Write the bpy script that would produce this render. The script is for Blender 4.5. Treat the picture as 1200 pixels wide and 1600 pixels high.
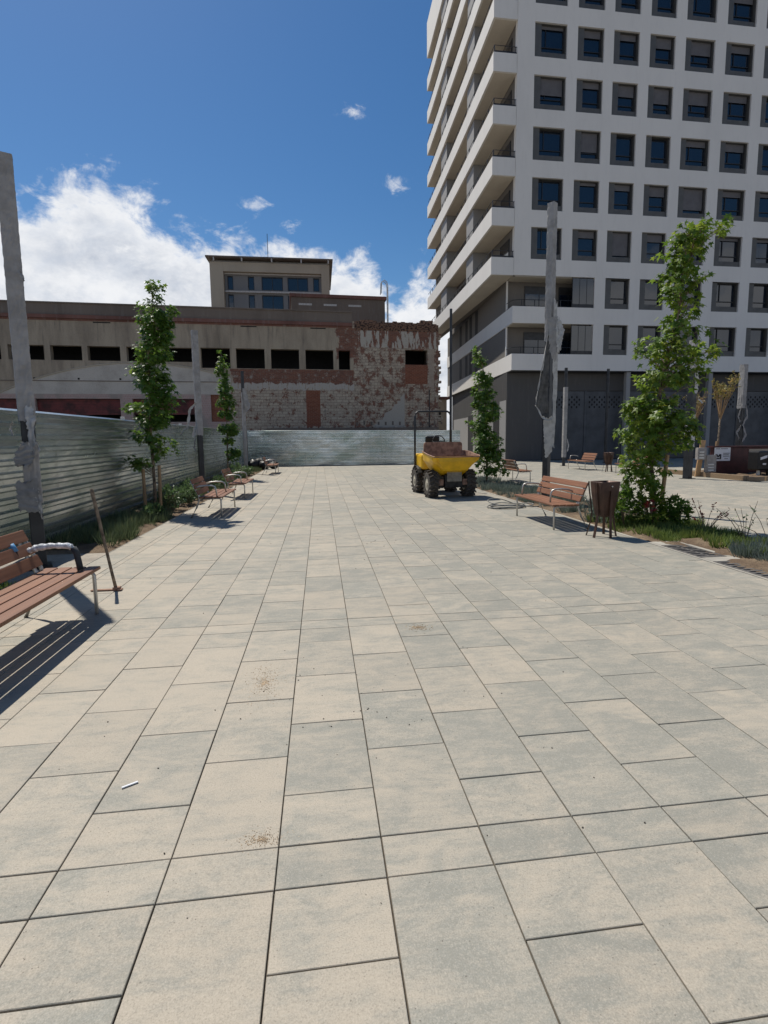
import bpy, bmesh, math, random
from mathutils import Vector, Matrix, noise
R = math.radians
rng = random.Random(11)
for o in list(bpy.data.objects): bpy.data.objects.remove(o)
sc = bpy.context.scene
COL = sc.collection

# ------------------------------------------------------------ camera
CAMH = 1.567
cam_d = bpy.data.cameras.new('camera'); cam = bpy.data.objects.new('camera', cam_d); COL.objects.link(cam)
F_PX, PITCH, ROLL, YAW = 824.9, R(6.823), R(-0.642), R(7.343)
cam_d.sensor_fit = 'VERTICAL'; cam_d.sensor_height = 24.0; cam_d.lens = F_PX/1600*24.0
cam_d.shift_x = -7.95/1600; cam_d.shift_y = -14.54/1600
cam_d.clip_start = 0.05; cam_d.clip_end = 5000
fw = Vector((math.sin(YAW)*math.cos(PITCH), math.cos(YAW)*math.cos(PITCH), -math.sin(PITCH)))
rt = Vector((math.cos(YAW), -math.sin(YAW), 0)); up = rt.cross(fw)
r2 = rt*math.cos(ROLL)+up*math.sin(ROLL); u2 = -rt*math.sin(ROLL)+up*math.cos(ROLL)
m = Matrix((r2, u2, -fw)).transposed().to_4x4(); m.translation = (0, 0, CAMH)
cam.matrix_world = m
sc.camera = cam

# ------------------------------------------------------------ light
SUN = Vector((-0.34, 0.49, 1.0)).normalized()
SUN_EL = math.asin(SUN.z); SUN_AZ = math.atan2(SUN.x, SUN.y)
sd = bpy.data.lights.new('sun', 'SUN'); sd.energy = 4.6; sd.angle = R(0.55); sd.color = (1.0, 0.945, 0.85)
so = bpy.data.objects.new('sun', sd); COL.objects.link(so)
so.rotation_euler = (-SUN).to_track_quat('-Z', 'Y').to_euler(); so.location = (-10, 15, 30)
sc.view_settings.view_transform = 'Standard'; sc.view_settings.look = 'None'
sc.view_settings.exposure = 0.10; sc.view_settings.gamma = 1.0; sc.view_settings.use_curve_mapping = False
sc.render.engine = 'CYCLES'

# ------------------------------------------------------------ node helpers
class NT:
    def __init__(s, tree): s.t = tree; s.n = tree.nodes; s.l = tree.links
    def new(s, typ, **kw):
        n = s.n.new(typ)
        for k, v in kw.items(): setattr(n, k, v)
        return n
    def put(s, sock, v):
        if isinstance(v, bpy.types.NodeSocket): s.l.new(v, sock)
        elif v is not None:
            if isinstance(v, (tuple, list)) and len(v) == 3 and sock.type == 'RGBA': v = (*v, 1)
            sock.default_value = v
    def m(s, op, a, b=None, c=None, clamp=False):
        n = s.new('ShaderNodeMath', operation=op); n.use_clamp = clamp
        s.put(n.inputs[0], a); s.put(n.inputs[1], b); s.put(n.inputs[2], c)
        return n.outputs[0]
    def mix(s, f, a, b, mode='MIX'):
        n = s.new('ShaderNodeMix', data_type='RGBA', blend_type=mode); n.clamp_factor = True
        s.put(n.inputs[0], f); s.put(n.inputs[6], a); s.put(n.inputs[7], b)
        return n.outputs[2]
    def step(s, v, lo, hi, a=0.0, b=1.0):
        n = s.new('ShaderNodeMapRange', interpolation_type='SMOOTHSTEP')
        s.put(n.inputs[0], v); s.put(n.inputs[1], lo); s.put(n.inputs[2], hi); s.put(n.inputs[3], a); s.put(n.inputs[4], b)
        return n.outputs[0]
    def noise(s, vec, scale, detail=4, rough=.55, dist=0):
        n = s.new('ShaderNodeTexNoise'); s.put(n.inputs['Vector'], vec)
        n.inputs['Scale'].default_value = scale; n.inputs['Detail'].default_value = detail
        n.inputs['Roughness'].default_value = rough; n.inputs['Distortion'].default_value = dist
        return n.outputs[0]
    def noisec(s, vec, scale, detail=3):
        n = s.new('ShaderNodeTexNoise'); s.put(n.inputs['Vector'], vec)
        n.inputs['Scale'].default_value = scale; n.inputs['Detail'].default_value = detail
        return n.outputs[1]
    def vec(s, x, y, z):
        n = s.new('ShaderNodeCombineXYZ'); s.put(n.inputs[0], x); s.put(n.inputs[1], y); s.put(n.inputs[2], z); return n.outputs[0]
    def sep(s, v):
        n = s.new('ShaderNodeSeparateXYZ'); s.put(n.inputs[0], v); return n.outputs
    def scale(s, v, sx, sy, sz):
        n = s.new('ShaderNodeVectorMath', operation='MULTIPLY'); s.put(n.inputs[0], v); n.inputs[1].default_value = (sx, sy, sz); return n.outputs[0]
    def add(s, a, b):
        n = s.new('ShaderNodeVectorMath', operation='ADD'); s.put(n.inputs[0], a); s.put(n.inputs[1], b); return n.outputs[0]
    def obj(s): return s.new('ShaderNodeTexCoord').outputs['Object']
    def bump(s, h, strength=.3, dist=.01):
        n = s.new('ShaderNodeBump'); n.inputs['Strength'].default_value = strength; n.inputs['Distance'].default_value = dist
        s.put(n.inputs['Height'], h); return n.outputs[0]
    def box(s, x, z, x0, x1, z0, z1, e=.05):
        a = s.m('MULTIPLY', s.step(x, x0-e, x0+e), s.step(x, x1+e, x1-e)) if False else s.m('MULTIPLY', s.step(x, x0-e, x0+e), s.m('SUBTRACT', 1, s.step(x, x1-e, x1+e)))
        b = s.m('MULTIPLY', s.step(z, z0-e, z0+e), s.m('SUBTRACT', 1, s.step(z, z1-e, z1+e)))
        return s.m('MULTIPLY', a, b)

def newmat(name):
    mt = bpy.data.materials.new(name); mt.use_nodes = True
    t = NT(mt.node_tree); b = mt.node_tree.nodes['Principled BSDF']
    return mt, t, b
def simple(name, col, rough=.6, metal=0.0, var=.12, nscale=6, bump=.1, bscale=60, col2=None, spec=.5):
    mt, t, b = newmat(name)
    o = t.obj()
    n = t.noise(o, nscale, 5, .6)
    c2 = col2 or tuple(c*(1-2.2*var) for c in col); c1 = tuple(min(1, c*(1+var)) for c in col)
    t.put(b.inputs['Base Color'], t.mix(t.step(n, .35, .68), c1, c2))
    t.put(b.inputs['Roughness'], t.m('MULTIPLY_ADD', n, .25, rough-.12))
    b.inputs['Metallic'].default_value = metal
    b.inputs['Specular IOR Level'].default_value = spec
    if bump: t.put(b.inputs['Normal'], t.bump(t.noise(o, bscale, 4), bump, .004))
    return mt

# ------------------------------------------------------------ world: nishita sky with cumulus
W = bpy.data.worlds.new('World'); sc.world = W; W.use_nodes = True
t = NT(W.node_tree); bg = W.node_tree.nodes['Background']
sky = t.new('ShaderNodeTexSky', sky_type='NISHITA'); sky.sun_disc = False
sky.sun_elevation = SUN_EL; sky.sun_rotation = SUN_AZ; sky.altitude = 250; sky.air_density = 1.0; sky.dust_density = .35; sky.ozone_density = 2.2
hs = t.new('ShaderNodeHueSaturation'); hs.inputs['Saturation'].default_value = 1.30; hs.inputs['Value'].default_value = .90
t.l.new(sky.outputs[0], hs.inputs['Color'])
g = t.new('ShaderNodeTexCoord').outputs['Generated']
x, y, z = t.sep(g)
DEG = 180/math.pi
az = t.m('MULTIPLY', t.m('ARCTAN2', x, y), DEG)
el = t.m('MULTIPLY', t.m('ARCSINE', z), DEG)
# silhouette of the cloud bank: top elevation as a curve over azimuth
fc = t.new('ShaderNodeFloatCurve'); cv = fc.mapping.curves[0]
pts = [(-180, 13), (-120, 16), (-70, 14), (-40, 18), (-29, 20.5), (-25, 21), (-21, 23.2), (-18, 22.6), (-13, 20.6), (-9, 19.6), (-4, 19.6), (1, 18.8), (5, 18.2), (8.0, 14.6), (10.2, 17.4), (13, 17), (20, 12), (60, 15), (120, 17), (180, 13)]
p0 = [( (a+180)/360, b/40) for a, b in pts]
cv.points[0].location = p0[0]; cv.points[1].location = p0[-1]
for q in p0[1:-1]: cv.points.new(*q)
for q in cv.points: q.handle_type = 'AUTO_CLAMPED'
fc.mapping.update()
t.put(fc.inputs['Value'], t.m('DIVIDE', t.m('ADD', az, 180), 360))
T = t.m('MULTIPLY', fc.outputs[0], 40)
sv = t.scale(g, 1, 1, 1.5)
n1 = t.noise(sv, 5.5, 2, .5); n2 = t.noise(sv, 16, 12, .62, .25); n3 = t.noise(t.add(sv, (.3, .1, .2)), 5.0, 7, .62); n4 = t.noise(t.add(sv, (.7, .2, .1)), 24, 8, .65, .4)
dens = t.m('ADD', t.m('MULTIPLY', t.m('SUBTRACT', T, el), .33),
     t.m('ADD', t.m('MULTIPLY', t.m('SUBTRACT', n2, .5), 4.4), t.m('MULTIPLY', t.m('SUBTRACT', n1, .5), 1.5)))
def blob(a0, e0, ra, re, amp):
    da = t.m('DIVIDE', t.m('SUBTRACT', az, a0), ra); de = t.m('DIVIDE', t.m('SUBTRACT', el, e0), re)
    d = t.m('SQRT', t.m('ADD', t.m('MULTIPLY', da, da), t.m('MULTIPLY', de, de)))
    return t.m('MULTIPLY', t.m('ADD', t.m('MULTIPLY', t.m('SUBTRACT', .8, d), amp), t.m('MULTIPLY', t.m('SUBTRACT', n4, .5), 5.5)), .62)
for a0, e0, ra, re, am in [(4.0, 29.7, 1.6, .8, 1.1), (8.5, 24.4, 1.6, .8, 1.2), (-6.0, 22.1, 1.7, .6, 1.2), (-2.3, 20.6, 1.0, .5, .9), (11.3, 13.3, 2.2, 1.3, 1.4)]:
    dens = t.m('MAXIMUM', dens, blob(a0, e0, ra, re, am))
hole = blob(-16.6, 17.0, 2.0, 1.3, .9)
dens = t.m('SUBTRACT', dens, t.m('MULTIPLY', t.step(hole, -.2, 1.4), 2.2))
alpha = t.step(dens, -.1, 1.0)
core = t.step(dens, .6, 3.0)
shade = t.m('MULTIPLY', core, t.step(n3, .40, .62))
fine = t.noise(sv, 26, 8, .6)
cc = t.mix(t.m('MULTIPLY', shade, .95), (9.2, 9.3, 9.5), (5.0, 5.5, 6.4))
cc = t.mix(t.m('MULTIPLY', t.step(fine, .42, .66), .32), cc, (6.0, 6.6, 7.6))
final = t.mix(t.m('MULTIPLY', alpha, .97), hs.outputs[0], cc)
t.put(bg.inputs['Color'], final); bg.inputs['Strength'].default_value = 0.092

# ------------------------------------------------------------ materials
def m_paver():
    mt, t, b = newmat('paver')
    o = t.obj(); rnd = t.new('ShaderNodeNewGeometry').outputs['Random Per Island']
    off = t.vec(t.m('MULTIPLY', rnd, 37.0), t.m('MULTIPLY', rnd, 91.0), t.m('MULTIPLY', rnd, 13.0))
    ov = t.add(o, off)
    big = t.noise(t.scale(ov, 1.0, 1.7, 1), 3.3, 9, .72, .5)
    str_ = t.noise(t.scale(ov, 1.6, 8.0, 1), 3.0, 9, .72)
    bias = t.m('MULTIPLY', t.m('SUBTRACT', t.m('FRACT', t.m('MULTIPLY', rnd, 17.3)), .5), .115)
    f = t.m('ADD', t.m('ADD', t.m('MULTIPLY', big, .68), t.m('MULTIPLY', str_, .36)), bias)
    wide = t.noise(o, .13, 3)
    f = t.m('ADD', f, t.m('MULTIPLY', t.m('SUBTRACT', wide, .5), .25))
    xx = t.sep(o)[0]
    f = t.m('ADD', f, t.m('MULTIPLY', t.step(xx, -1.2, 2.2), .06))
    c = t.mix(t.step(f, .40, .68), (.405, .356, .282), (.268, .264, .228))
    tone = t.m('MULTIPLY_ADD', t.m('FRACT', t.m('MULTIPLY', rnd, 7.7)), .10, .93)
    hv = t.new('ShaderNodeHueSaturation'); t.put(hv.inputs['Color'], c); t.put(hv.inputs['Value'], tone); c = hv.outputs[0]
    gr = t.noise(ov, 190, 3, .7)
    c = t.mix(t.m('MULTIPLY', t.step(gr, .49, .72), .5), c, (.52, .46, .37)); c = t.mix(t.m('MULTIPLY', t.step(gr, .49, .29), .5), c, (.165, .15, .125))
    gr2 = t.noise(ov, 70, 4, .75)
    c = t.mix(t.m('MULTIPLY', t.step(t.m('ADD', gr2, t.m('MULTIPLY', t.m('SUBTRACT', f, .54), .9)), .50, .66), .42), c, (.225, .217, .180))
    v = t.new('ShaderNodeTexVoronoi'); v.inputs['Scale'].default_value = 42; t.put(v.inputs['Vector'], ov)
    pitm = t.m('MULTIPLY', t.m('SUBTRACT', 1, t.step(v.outputs['Distance'], .055, .13)), t.step(t.noise(o, 7, 3), .44, .62))
    c = t.mix(t.m('MULTIPLY', pitm, .85), c, (.10, .085, .065))
    dirt = t.step(t.noise(o, 1.3, 7, .68), .57, .78)
    c = t.mix(t.m('MULTIPLY', dirt, .28), c, (.27, .24, .20))
    t.put(b.inputs['Base Color'], c)
    t.put(b.inputs['Roughness'], t.m('MULTIPLY_ADD', gr2, .3, .56)); b.inputs['Specular IOR Level'].default_value = .35
    h = t.m('ADD', t.m('MULTIPLY', gr, .5), t.m('SUBTRACT', t.m('MULTIPLY', str_, .6), pitm))
    t.put(b.inputs['Normal'], t.bump(h, .35, .0025))
    return mt
def m_ground(name, c1, c2, c3, sc1=1.2, bump=.6, bs=40, dist=.01):
    mt, t, b = newmat(name); o = t.obj()
    n = t.noise(o, sc1, 7, .65); f = t.noise(o, bs, 5, .7)
    c = t.mix(t.step(n, .38, .65), c1, c2); c = t.mix(t.step(f, .5, .72), c, c3)
    t.put(b.inputs['Base Color'], c); b.inputs['Roughness'].default_value = .95; b.inputs['Specular IOR Level'].default_value = .15
    t.put(b.inputs['Normal'], t.bump(t.m('ADD', f, t.m('MULTIPLY', n, 2)), bump, dist)); return mt
def m_leaf(name, c1, c2, c3, trans=.35, rough=.45):
    mt, t, b = newmat(name)
    rnd = t.new('ShaderNodeNewGeometry').outputs['Random Per Island']
    o = t.obj(); n = t.noise(o, 1.7, 3)
    c = t.mix(rnd, c1, c2); c = t.mix(t.m('MULTIPLY', t.step(t.m('FRACT', t.m('MULTIPLY', rnd, 9.1)), .72, 1.0), t.step(n, .35, .6)), c, c3)
    t.put(b.inputs['Base Color'], c); b.inputs['Roughness'].default_value = rough; b.inputs['Specular IOR Level'].default_value = .38
    tr = t.new('ShaderNodeBsdfTranslucent'); hv = t.new('ShaderNodeHueSaturation'); t.put(hv.inputs['Color'], c); hv.inputs['Value'].default_value = 1.9; hv.inputs['Hue'].default_value = .487
    t.l.new(hv.outputs[0], tr.inputs['Color'])
    mx = t.new('ShaderNodeMixShader'); mx.inputs[0].default_value = trans
    t.l.new(b.outputs[0], mx.inputs[1]); t.l.new(tr.outputs[0], mx.inputs[2])
    t.l.new(mx.outputs[0], mt.node_tree.nodes['Material Output'].inputs['Surface']); return mt
def m_stucco(name, col, stain=.12, bs=90, bumpd=.003):
    mt, t, b = newmat(name); o = t.obj()
    n = t.noise(t.scale(o, 1, 1, .35), .45, 6, .6); n2 = t.noise(t.scale(o, 3, 3, .5), 1.6, 5, .6)
    c = t.mix(t.m('MULTIPLY', t.step(n, .40, .70), stain*2.2), col, tuple(k*.62 for k in col))
    c = t.mix(t.m('MULTIPLY', t.step(n2, .5, .75), stain), c, (.25, .23, .21))
    t.put(b.inputs['Base Color'], c); b.inputs['Roughness'].default_value = .82; b.inputs['Specular IOR Level'].default_value = .3
    t.put(b.inputs['Normal'], t.bump(t.noise(o, bs, 3), .25, bumpd)); return mt
def m_wood(name, c1, c2, axis='Y', grain=1.0):
    mt, t, b = newmat(name); o = t.obj()
    sx = {'X': (1.5, 38, 38), 'Y': (38, 1.5, 38), 'Z': (38, 38, 1.5)}[axis]
    rnd = t.new('ShaderNodeNewGeometry').outputs['Random Per Island']
    ov = t.add(t.scale(o, *sx), t.vec(t.m('MULTIPLY', rnd, 31), 0, t.m('MULTIPLY', rnd, 17)))
    n = t.noise(ov, 1.0, 5, .65); w = t.noise(o, 3, 4)
    c = t.mix(t.m('MULTIPLY', t.step(n, .35, .7), grain), c1, c2)
    hv = t.new('ShaderNodeHueSaturation'); t.put(hv.inputs['Color'], c); t.put(hv.inputs['Value'], t.m('MULTIPLY_ADD', rnd, .3, .86)); c = hv.outputs[0]
    c = t.mix(t.m('MULTIPLY', t.step(w, .5, .75), .22), c, (.26, .17, .12))
    t.put(b.inputs['Base Color'], c); t.put(b.inputs['Roughness'], t.m('MULTIPLY_ADD', n, .2, .42)); b.inputs['Specular IOR Level'].default_value = .4
    t.put(b.inputs['Normal'], t.bump(n, .25, .002)); return mt
def m_galv():
    mt, t, b = newmat('galvanised_steel'); o = t.obj()
    v = t.new('ShaderNodeTexVoronoi'); v.inputs['Scale'].default_value = 26; t.put(v.inputs['Vector'], o)
    cs = t.sep(v.outputs['Color'])[0]
    n = t.noise(t.scale(o, .5, .5, .9), 1.1, 5, .6); st = t.noise(t.scale(o, 5, 5, .45), 1.3, 5)
    c = t.mix(cs, (.50, .54, .55), (.60, .64, .64)); c = t.mix(t.step(n, .42, .66), c, (.38, .45, .43))
    c = t.mix(t.m('MULTIPLY', t.step(st, .55, .8), .5), c, (.22, .22, .19))
    t.put(b.inputs['Base Color'], c); b.inputs['Metallic'].default_value = .9
    t.put(b.inputs['Roughness'], t.m('MULTIPLY_ADD', n, .25, .12))
    t.put(b.inputs['Normal'], t.bump(t.noise(t.scale(o, 1, 1, .4), 1.1, 3), .18, .03)); return mt
def m_glass(name, col, rough=.06):
    mt, t, b = newmat(name); o = t.obj()
    t.put(b.inputs['Base Color'], t.mix(t.noise(o, 1.3, 3), col, tuple(k*.5 for k in col)))
    b.inputs['Roughness'].default_value = rough; b.inputs['IOR'].default_value = 1.52; b.inputs['Specular IOR Level'].default_value = .85
    t.put(b.inputs['Normal'], t.bump(t.noise(o, .9, 2), .06, .05)); return mt
def m_bricks(name, c1, c2, mortar, sw=.26, sh=.075, plaster=None, amt=.5, pscale=1.2):
    mt, t, b = newmat(name); o = t.obj(); x, y, z = t.sep(o)
    br = t.new('ShaderNodeTexBrick'); t.put(br.inputs['Vector'], t.vec(x, z, 0)); t.put(br.inputs['Color1'], c1); t.put(br.inputs['Color2'], c2); t.put(br.inputs['Mortar'], mortar)
    br.inputs['Scale'].default_value = 1; br.inputs['Mortar Size'].default_value = .010; br.inputs['Brick Width'].default_value = sw; br.inputs['Row Height'].default_value = sh; br.inputs['Bias'].default_value = 0
    c = br.outputs[0]
    n = t.noise(o, pscale, 8, .66)
    c = t.mix(t.m('MULTIPLY', t.step(t.noise(o, 9, 4, .7), .45, .7), .45), c, tuple(k*.5 for k in c1))
    if plaster: c = t.mix(t.step(n, amt, amt+.035), c, plaster)
    t.put(b.inputs['Base Color'], c); b.inputs['Roughness'].default_value = .93; b.inputs['Specular IOR Level'].default_value = .2
    t.put(b.inputs['Normal'], t.bump(t.m('ADD', t.m('MULTIPLY', br.outputs[1], -1), t.m('MULTIPLY', t.noise(o, 22, 4), .7)), .6, .015)); return mt
def m_factory():
    mt, t, b = newmat('derelict_facade'); o = t.obj(); x, y, z = t.sep(o)
    wob = t.noise(o, 1.1, 7, .68); wob2 = t.noise(t.add(o, (5, 3, 9)), 1.7, 8, .7)
    xw = t.m('ADD', x, t.m('MULTIPLY', t.m('SUBTRACT', wob, .5), 1.6)); zw = t.m('ADD', z, t.m('MULTIPLY', t.m('SUBTRACT', wob2, .5), .9))
    def brick(c1, c2, mo, w, h, ms=.010):
        br = t.new('ShaderNodeTexBrick'); t.put(br.inputs['Vector'], t.vec(x, z, 0)); t.put(br.inputs['Color1'], c1); t.put(br.inputs['Color2'], c2); t.put(br.inputs['Mortar'], mo)
        br.inputs['Scale'].default_value = 1; br.inputs['Mortar Size'].default_value = ms; br.inputs['Brick Width'].default_value = w; br.inputs['Row Height'].default_value = h; return br
    rb = brick((.23, .092, .058), (.15, .065, .046), (.17, .14, .115), .29, .085)
    wb = brick((.45, .39, .305), (.36, .305, .24), (.25, .20, .16), .42, .20, .016)
    grime = t.noise(t.scale(o, 1.2, 1.2, .3), .7, 7, .68)
    pl = t.mix(t.step(grime, .38, .68), (.37, .315, .24), (.245, .205, .158))
    pl = t.mix(t.m('MULTIPLY', t.step(t.noise(t.scale(o, 2.5, 1, .25), 1.5, 5), .52, .72), .5), pl, (.12, .105, .09))
    red = t.mix(t.step(t.noise(o, 2.6, 11, .8), .53, .60), rb.outputs[0], (.30, .27, .23))
    red = t.mix(t.m('MULTIPLY', t.step(t.noise(o, 6, 6, .7), .5, .68), .6), red, (.09, .055, .045))
    # whitewashed blocks worn to the brick
    wh = t.mix(t.step(t.noise(t.add(o, (2, 0, 7)), 1.9, 11, .80), .53, .56), wb.outputs[0], rb.outputs[0])
    wh = t.mix(t.m('MULTIPLY', t.step(t.noise(o, 3.5, 7, .7), .52, .64), .5), wh, (.16, .13, .11))
    c = pl
    # left: pale plaster under the arch line
    dx = t.m('DIVIDE', t.m('ADD', x, 11.6), 9.2)
    arch = t.m('MULTIPLY_ADD', t.m('MULTIPLY', dx, dx), -2.35, 6.74)
    am = t.m('MULTIPLY', t.m('SUBTRACT', 1, t.step(z, t.m('SUBTRACT', arch, .03), t.m('ADD', arch, .03))), t.m('SUBTRACT', 1, t.step(x, -5.95, -5.85)))
    pale = t.mix(t.step(t.noise(o, .9, 6), .4, .7), (.48, .45, .40), (.38, .35, .31))
    c = t.mix(am, c, pale)
    arim = t.m('MULTIPLY', am, t.m('SUBTRACT', 1, t.step(t.m('ABSOLUTE', t.m('SUBTRACT', z, t.m('SUBTRACT', arch, .06))), .05, .09)))
    c = t.mix(t.m('MULTIPLY', arim, .6), c, (.45, .42, .38))
    # pinkish tile band
    tb = brick((.40, .28, .25), (.36, .26, .235), (.42, .36, .33), .15, .15)
    c = t.mix(t.m('MULTIPLY', t.box(x, z, -21, -5.8, 2.2, 4.72, .02), 1), c, t.mix(t.step(t.noise(o, 1.1, 5), .45, .62), tb.outputs[0], (.30, .26, .23)))
    # red brick under the windows, blocks below
    c = t.mix(t.box(xw, z, -5.9, 2.5, 5.2, 6.44, .02), c, red)
    c = t.mix(t.box(xw, zw, -5.9, 12, -1, 5.45, .02), c, wh)
    lip = t.m('MULTIPLY', t.box(xw, zw, -5.9, 3.2, 5.08, 5.50, .015), t.step(t.noise(t.scale(o, 4, 1, .6), 1.6, 5), .40, .46))
    c = t.mix(lip, c, (.40, .37, .33))
    # right section
    right = t.step(t.m('ADD', x, t.m('MULTIPLY', t.m('SUBTRACT', wob, .5), .5)), 2.50, 2.56)
    rlow = t.mix(t.step(t.noise(t.add(o, (9, 0, 1)), 1.5, 12, .82), .50, .53), wb.outputs[0], rb.outputs[0])
    rlow = t.mix(t.m('MULTIPLY', t.step(t.noise(o, 4.5, 7, .75), .50, .60), .55), rlow, (.15, .115, .095))
    c = t.mix(right, c, rlow)
    upb = t.mix(t.step(t.m('ADD', t.noise(t.scale(o, 2.4, 1, .55), 1.1, 6, .66), t.m('MULTIPLY', t.m('SUBTRACT', 8.6, z), .07)), .50, .53), rb.outputs[0], (.40, .37, .32))
    c = t.mix(t.box(x, zw, 2.55, 8.5, 8.05, 9.25, .02), c, upb)
    c = t.mix(t.box(xw, zw, 1.3, 2.75, 7.3, 9.3, .02), c, red)
    top = t.mix(t.step(t.noise(t.scale(o, 5, 1, 7), 1.3, 4), .50, .54), (.20, .12, .085), (.05, .035, .03))
    c = t.mix(t.box(x, z, 2.6, 9, 9.18, 10.4, .04), c, top)
    # pale cement patch rising to the right
    dg = t.m('ADD', t.m('SUBTRACT', z, 2.6), t.m('MULTIPLY', t.m('SUBTRACT', x, 4.0), -1.05))
    patch = t.m('MULTIPLY', t.m('SUBTRACT', 1, t.step(t.m('ADD', dg, t.m('MULTIPLY', t.m('SUBTRACT', wob2, .5), 1.6)), -.05, .03)), t.box(x, z, 3.6, 6.15, 2.0, 5.3, .03))
    c = t.mix(patch, c, (.37, .345, .305))
    # vertical pilaster to the right of the opening
    c = t.mix(t.m('MULTIPLY', t.box(x, z, 7.95, 8.35, 5.3, 8.0, .03), .8), c, (.34, .28, .23))
    c = t.mix(t.m('MULTIPLY', t.step(t.noise(o, 14, 5, .7), .48, .72), .28), c, (.10, .085, .075))
    t.put(b.inputs['Base Color'], c); b.inputs['Roughness'].default_value = .94; b.inputs['Specular IOR Level'].default_value = .15
    hh = t.m('ADD', t.noise(o, 18, 5, .7), t.m('MULTIPLY', t.noise(o, 2.2, 6), 1.5))
    t.put(b.inputs['Normal'], t.bump(hh, .7, .03)); return mt

M = {}
M['paver'] = m_paver()
M['sand'] = m_ground('jointing_sand', (.10, .082, .062), (.13, .11, .085), (.07, .06, .05))
M['earth'] = m_ground('bed_soil', (.15, .105, .07), (.24, .18, .12), (.08, .06, .045), 2.0, .9, 30, .03)
M['gravel'] = m_ground('pale_gravel', (.40, .36, .30), (.30, .27, .23), (.20, .18, .16), 3, .8, 55, .01)
M['asphalt'] = m_ground('far_ground', (.20, .19, .17), (.27, .25, .22), (.14, .13, .12))
M['kerb'] = simple('kerb_concrete', (.36, .335, .285), .85, 0, .08, 3, .2, 90)
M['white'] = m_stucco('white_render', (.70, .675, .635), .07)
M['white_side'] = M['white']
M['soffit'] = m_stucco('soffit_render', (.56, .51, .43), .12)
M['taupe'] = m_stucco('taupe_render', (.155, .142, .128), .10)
M['slate'] = m_stucco('slate_panel', (.055, .053, .053), .10)
M['slatel'] = m_stucco('slate_light', (.085, .082, .080), .10)
M['pier'] = m_stucco('pier_render', (.29, .285, .28), .08)
M['surround'] = simple('window_surround', (.092, .091, .086), .55, .1, .06, 2, .05)
M['darkframe'] = simple('dark_frame', (.035, .036, .038), .4, .4, .1)
M['blind'] = simple('blind', (.125, .12, .125), .6, 0, .06, 2, .05)
M['pane'] = m_glass('window_glass', (.010, .018, .032))
M['paneb'] = m_glass('balcony_glass', (.05, .055, .06), .12)
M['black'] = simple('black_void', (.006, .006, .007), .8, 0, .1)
M['shutter'] = simple('shutter_grey', (.062, .068, .077), .5, .15, .10, 1.2, .06)
M['galv'] = m_galv()
M['factory'] = m_factory()
M['cornice'] = m_stucco('cornice_brown', (.165, .135, .112), .3)
M['redtrim'] = m_stucco('red_trim', (.18, .088, .070), .4)
M['infill'] = m_bricks('infill_brick', (.24, .085, .05), (.18, .065, .04), (.24, .15, .11), .27, .09)
M['darkred'] = simple('dark_red_shutter', (.10, .012, .012), .6, 0, .3, 2, .1)
M['tanwall'] = m_stucco('tan_wall', (.42, .37, .29), .15)
M['greypanel'] = m_stucco('grey_panel', (.20, .205, .21), .1)
M['slatwood'] = m_wood('bench_slat', (.235, .108, .058), (.150, .066, .038), 'Y', .8)
M['alu'] = simple('bench_metal', (.50, .49, .46), .42, .65, .08, 5, .03)
M['bubble'] = simple('bubble_wrap', (.62, .64, .66), .28, 0, .2, 30, .8, 120)
M['foam'] = simple('dark_foam', (.05, .055, .06), .8, 0, .2)
M['blue'] = simple('blue_plastic', (.10, .30, .55), .45, 0, .1)
M['corten'] = simple('brown_metal', (.072, .038, .026), .50, .35, .18, 5, .08)
M['steeldark'] = simple('dark_steel', (.035, .038, .043), .42, .5, .15, 3, .05)
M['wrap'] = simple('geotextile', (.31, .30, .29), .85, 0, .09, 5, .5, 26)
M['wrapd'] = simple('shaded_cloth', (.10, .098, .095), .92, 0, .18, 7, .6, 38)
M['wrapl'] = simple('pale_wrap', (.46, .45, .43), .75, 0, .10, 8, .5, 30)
M['bark'] = simple('bark', (.19, .145, .10), .9, 0, .3, 12, .8, 45)
M['stake'] = m_wood('stake_wood', (.34, .22, .11), (.22, .14, .075), 'Z', .8)
M['leaf'] = m_leaf('maple_leaf', (.048, .108, .012), (.135, .205, .026), (.25, .29, .04), .38)
M['leafd'] = m_leaf('dark_leaf', (.036, .090, .014), (.085, .160, .024), (.16, .23, .03), .34)
M['leaff'] = m_leaf('shrub_leaf', (.045, .09, .035), (.09, .15, .06), (.17, .22, .10), .25)
M['leafy'] = m_leaf('young_leaf', (.16, .16, .04), (.24, .20, .06), (.28, .20, .07), .35)
M['leafr'] = m_leaf('red_leaf', (.18, .02, .02), (.26, .04, .03), (.12, .02, .02), .3)
M['grass'] = m_leaf('grass_blade', (.085, .12, .06), (.14, .185, .09), (.20, .21, .11), .2, .6)
M['lav'] = m_leaf('lavender_blade', (.12, .155, .13), (.17, .205, .175), (.10, .12, .10), .2, .7)
M['greeng'] = m_leaf('green_mat', (.10, .15, .035), (.16, .22, .055), (.22, .24, .07), .25, .6)
M['stem'] = simple('stem', (.14, .10, .06), .8, 0, .2)
M['yellow'] = simple('yellow_paint', (.72, .42, .012), .38, 0, .08, 4, .06, 80)
M['rust'] = simple('rusty_steel', (.27, .165, .115), .85, .1, .35, 7, .5, 50, (.19, .11, .08))
M['rubber'] = simple('tyre_rubber', (.040, .036, .032), .85, 0, .3, 14, .3, 60, (.085, .07, .055))
M['chassis'] = simple('black_chassis', (.022, .021, .02), .55, .3, .3, 9, .2)
M['rimy'] = simple('pale_rim', (.48, .44, .36), .55, .2, .2, 9)
M['plate'] = simple('grey_plate', (.22, .20, .165), .6, .2, .15, 9)
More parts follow.
